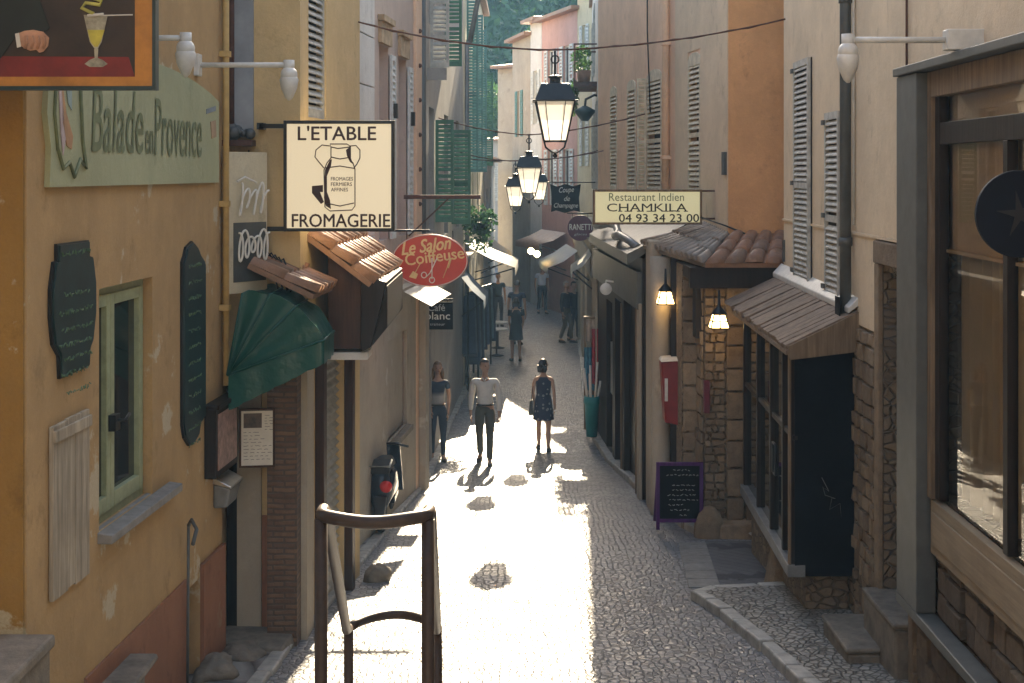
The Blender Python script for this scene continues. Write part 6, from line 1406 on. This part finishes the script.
        for (s,(sh,el,wr,hn)) in ((1,AL),(-1,AR)):
            sh,el,wr = Vector(sh),Vector(el),Vector(wr); a = v(sh,.068 if not female else .056,ch)
            if sleeve == 'long': b_ = v(el,.053,a); v(wr+Vector((0,0,.01)),.037,b_)
            else: v(sh.lerp(el,.5),.056 if not female else .05,a)
        garment(top[1],V,E,RAD,mt)
        if sleeve == 'long' and top[1] == 'shirt':
            mb = MB(); mb.tube([Vector((-.05,-.055,1.44))*k,Vector((-.035,-.085,1.455))*k,Vector((0,-.10,1.40))*k,Vector((.035,-.085,1.455))*k,Vector((.05,-.055,1.44))*k],.012*k,6); mb.build('collar',mt,t)
        mbm = clothmat('bottom_'+tagm,bottom[0]); V = []; E = []; RAD = []
        pel = v((0,0,.97),(.148,.115)); sp = v((0,.003,1.03),(.14*wst,.11*wst),pel)
        for s,(kn,an) in ((1,(kL,aL)),(-1,(kR,aR))):
            hp_ = v((s*hw,0,.88),.10,pel); th = v(((s*hw+kn[0])/2,kn[1]/2,.70),.088,hp_); q = v(kn,.068 if not female else .06,th); cf = v(((kn[0]+an[0])/2,(kn[1]+an[1])/2+.01,.32),.062 if not female else .052,q); v((an[0],an[1],an[2]+.0),.056 if not female else .042,cf)
        garment(bottom[1],V,E,RAD,mbm)
        mb = MB(); mb.tube([Vector((.15*math.cos(2*PI*i/20)*(0.95 if not female else 0.9),.118*math.sin(2*PI*i/20),1.0))*k for i in range(20)],.013*k,6,True); mb.build('belt',M['rubber'],t)
    for an,to in ((aL,tL),(aR,tR)):
        mb = MB(); a = Vector(an); o = Vector(to); mid = Vector(((a.x+o.x)/2,(a.y+o.y)/2,0)); d = (o-a); d.z = 0; L_ = d.length+.11; d.normalize(); sd = Vector((-d.y,d.x,0)); vs = []; n = 16; lift = max(0,a.z-.09)
        for (zz,ww) in ((0.0,.045),(.03,.046),(.07,.036)):
            for i in range(n): th = 2*PI*i/n; c = mid+d*(L_/2*math.cos(th)*(1 if zz < .05 else .75))+sd*(ww*math.sin(th))-d*(.0 if zz < .05 else .03); vs.append(Vector((c.x,c.y,zz+lift*(.4-.6*math.cos(th))*.6))*k)
        mb.add(vs,[(r*n+i,r*n+(i+1)%n,(r+1)*n+(i+1)%n,(r+1)*n+i) for r in range(2) for i in range(n)]+[tuple(range(n-1,-1,-1)),tuple(range(2*n,3*n))],True); mb.build('shoe',simple('shoe_leather',shoes,0.5,0,0.2,9,0) if 'shoe_leather' not in bpy.data.materials else bpy.data.materials['shoe_leather'],t)
    if bag:
        mb = MB(); s = bag; bx,by,bz = s*.235,.0,.86
        mb.hexa([Vector(p)*k for p in ((bx-.05,by-.15,bz-.16),(bx+.05,by-.15,bz-.16),(bx+.05,by+.15,bz-.16),(bx-.05,by+.15,bz-.16),(bx-.025,by-.11,bz+.12),(bx+.025,by-.11,bz+.12),(bx+.025,by+.11,bz+.12),(bx-.025,by+.11,bz+.12))]); o = mb.build('handbag',M['black'],None,bevel=0.02)
        o.location = Vector((x,y,g))+Matrix.Rotation(heading,3,'Z')@o.location; o.rotation_euler.z = heading; tag(o,'black handbag carried at the side by the woman in the navy dress','handbag')
        mb = MB(); mb.tube([Vector((bx,by-.09,bz+.12))*k,Vector((bx-s*.03,by-.05,1.2))*k,Vector((s*.15,.0,1.45))*k,Vector((bx-s*.03,by+.06,1.2))*k,Vector((bx,by+.09,bz+.12))*k],.008*k,6)
        off = LOC[o.name]; LOC[o.name] = off; mb.build('strap',M['black'],o)
    return t
person(-1.28,24.5,'woman in dark blue tee and jeans with long fair hair by the left wall',1.70,0.10,((0.022,0.035,0.065),'tee'),((0.02,0.03,0.055),'jeans'),((0.20,0.12,0.06),'long'),True,0.05,'short',shirt_band=(0.30,0.285,0.275),bend=(0.25,0.7),turn=0.1)
person(xat(485,24.2),24.2,'man in white shirt and olive trousers walking up the sunny street',1.76,-0.05,((0.66,0.63,0.58),'shirt'),((0.075,0.072,0.055),'trousers'),((0.05,0.035,0.025),'short'),False,0.24,'long',turn=0.55,arms=(0.03,-0.03))
person(xat(543.5,25.4),25.4,'woman in navy patterned dress walking away with her head turned',1.62,PI-0.05,((0.02,0.03,0.07),'top'),hair=((0.018,0.012,0.010),'bob'),female=True,stride=0.16,dress=(0.012,0.018,0.050),pattern=(0.16,0.15,0.17),turn=0.9*-1,bag=1,arms=(0.02,0.0),bend=(0.35,0.0),sleeve='none')
person(xat(516,37.4),37.4,'woman in dark knee length dress standing in the shade mid street',1.66,PI+0.2,hair=((0.03,0.02,0.015),'bob'),female=True,stride=0.06,dress=(0.022,0.028,0.03),sleeve='short',bend=(0.6,0.3))
person(xat(517,41),41,'heavy man in dark blue shirt standing behind the woman in the dark dress',1.84,PI-0.3,((0.03,0.045,0.08),'jersey'),((0.03,0.035,0.05),'trousers'),((0.10,0.07,0.05),'short'),False,0.06,'short')
person(xat(542,50),50,'distant person in a pale blue top near the end of the street',1.72,0.3,((0.5,0.55,0.66),'tee'),((0.03,0.04,0.05),'trousers'),((0.04,0.03,0.02),'short'),False,0.14,'short')
person(xat(566,41.5),41.5,'man in a dark jacket standing at the right, left of a pair',1.78,1.1,((0.03,0.035,0.04),'jacket'),((0.12,0.10,0.075),'trousers'),((0.30,0.27,0.24),'short'),False,0.12,'long')
person(xat(573.5,41.9),41.9,'man in dark clothes nearest the right shop fronts',1.74,0.8,((0.018,0.022,0.028),'jacket'),((0.018,0.02,0.025),'trousers'),((0.03,0.02,0.015),'short'),False,0.10,'long')
person(xat(498,46),46,'distant person in dark clothes by the pale tables',1.70,0.2,((0.03,0.06,0.08),'tee'),((0.03,0.04,0.06),'trousers'),((0.03,0.02,0.015),'short'),False,0.10,'short')

# ------------------------------------------------------------------ air
HZ = MB().box(-70,70,-6,76,-6.6,13).build('haze',None,None)
HZ['kind'] = 'stuff'; HZ['label'] = 'thin sunlit haze filling the street'; HZ['category'] = 'haze'
hm = bpy.data.materials.new('haze'); hm.use_nodes = True; nt = hm.node_tree; nt.nodes.clear()
out = nt.nodes.new('ShaderNodeOutputMaterial'); pv = nt.nodes.new('ShaderNodeVolumePrincipled'); pv.inputs['Density'].default_value = HAZE_D
pv.inputs['Color'].default_value = (0.32,0.62,1.0,1); pv.inputs['Anisotropy'].default_value = 0.0; nt.links.new(pv.outputs[0],out.inputs['Volume']); HZ.data.materials.append(hm)

# ------------------------------------------------------------------ camera, sun, sky
cam = bpy.data.cameras.new('camera'); co = bpy.data.objects.new('camera',cam); COL.objects.link(co)
cam.sensor_width = 36; cam.lens = FP/1024*36; cam.shift_y = -(341.5-HY)/1024; co.location = (0,0,0); co.rotation_euler = (PI/2,0,0); cam.clip_end = 3000; cam.clip_start = 0.1
scene.camera = co
EL = math.atan(0.52); AZ = math.atan(0.06)
s = bpy.data.lights.new('sun','SUN'); s.energy = SUN_E; s.angle = math.radians(0.5); s.color = (1.0,0.91,0.76)
so = bpy.data.objects.new('sun',s); COL.objects.link(so); d = Vector((math.sin(AZ)*math.cos(EL),math.cos(AZ)*math.cos(EL),math.sin(EL)))
so.rotation_euler = d.to_track_quat('Z','Y').to_euler(); so.location = d*60
w = bpy.data.worlds.new('World'); scene.world = w; w.use_nodes = True; nt = w.node_tree
sky = nt.nodes.new('ShaderNodeTexSky'); sky.sky_type = 'NISHITA'; sky.sun_disc = False; sky.sun_elevation = EL; sky.sun_rotation = AZ
nt.links.new(sky.outputs[0],nt.nodes['Background'].inputs['Color']); nt.nodes['Background'].inputs['Strength'].default_value = SKY_S
vs = scene.view_settings; vs.view_transform = 'Standard'; vs.look = 'None'; vs.gamma = 1; vs.exposure = EXPO; vs.use_curve_mapping = False
vs.use_white_balance = True; vs.white_balance_temperature = 8000; vs.white_balance_tint = 10
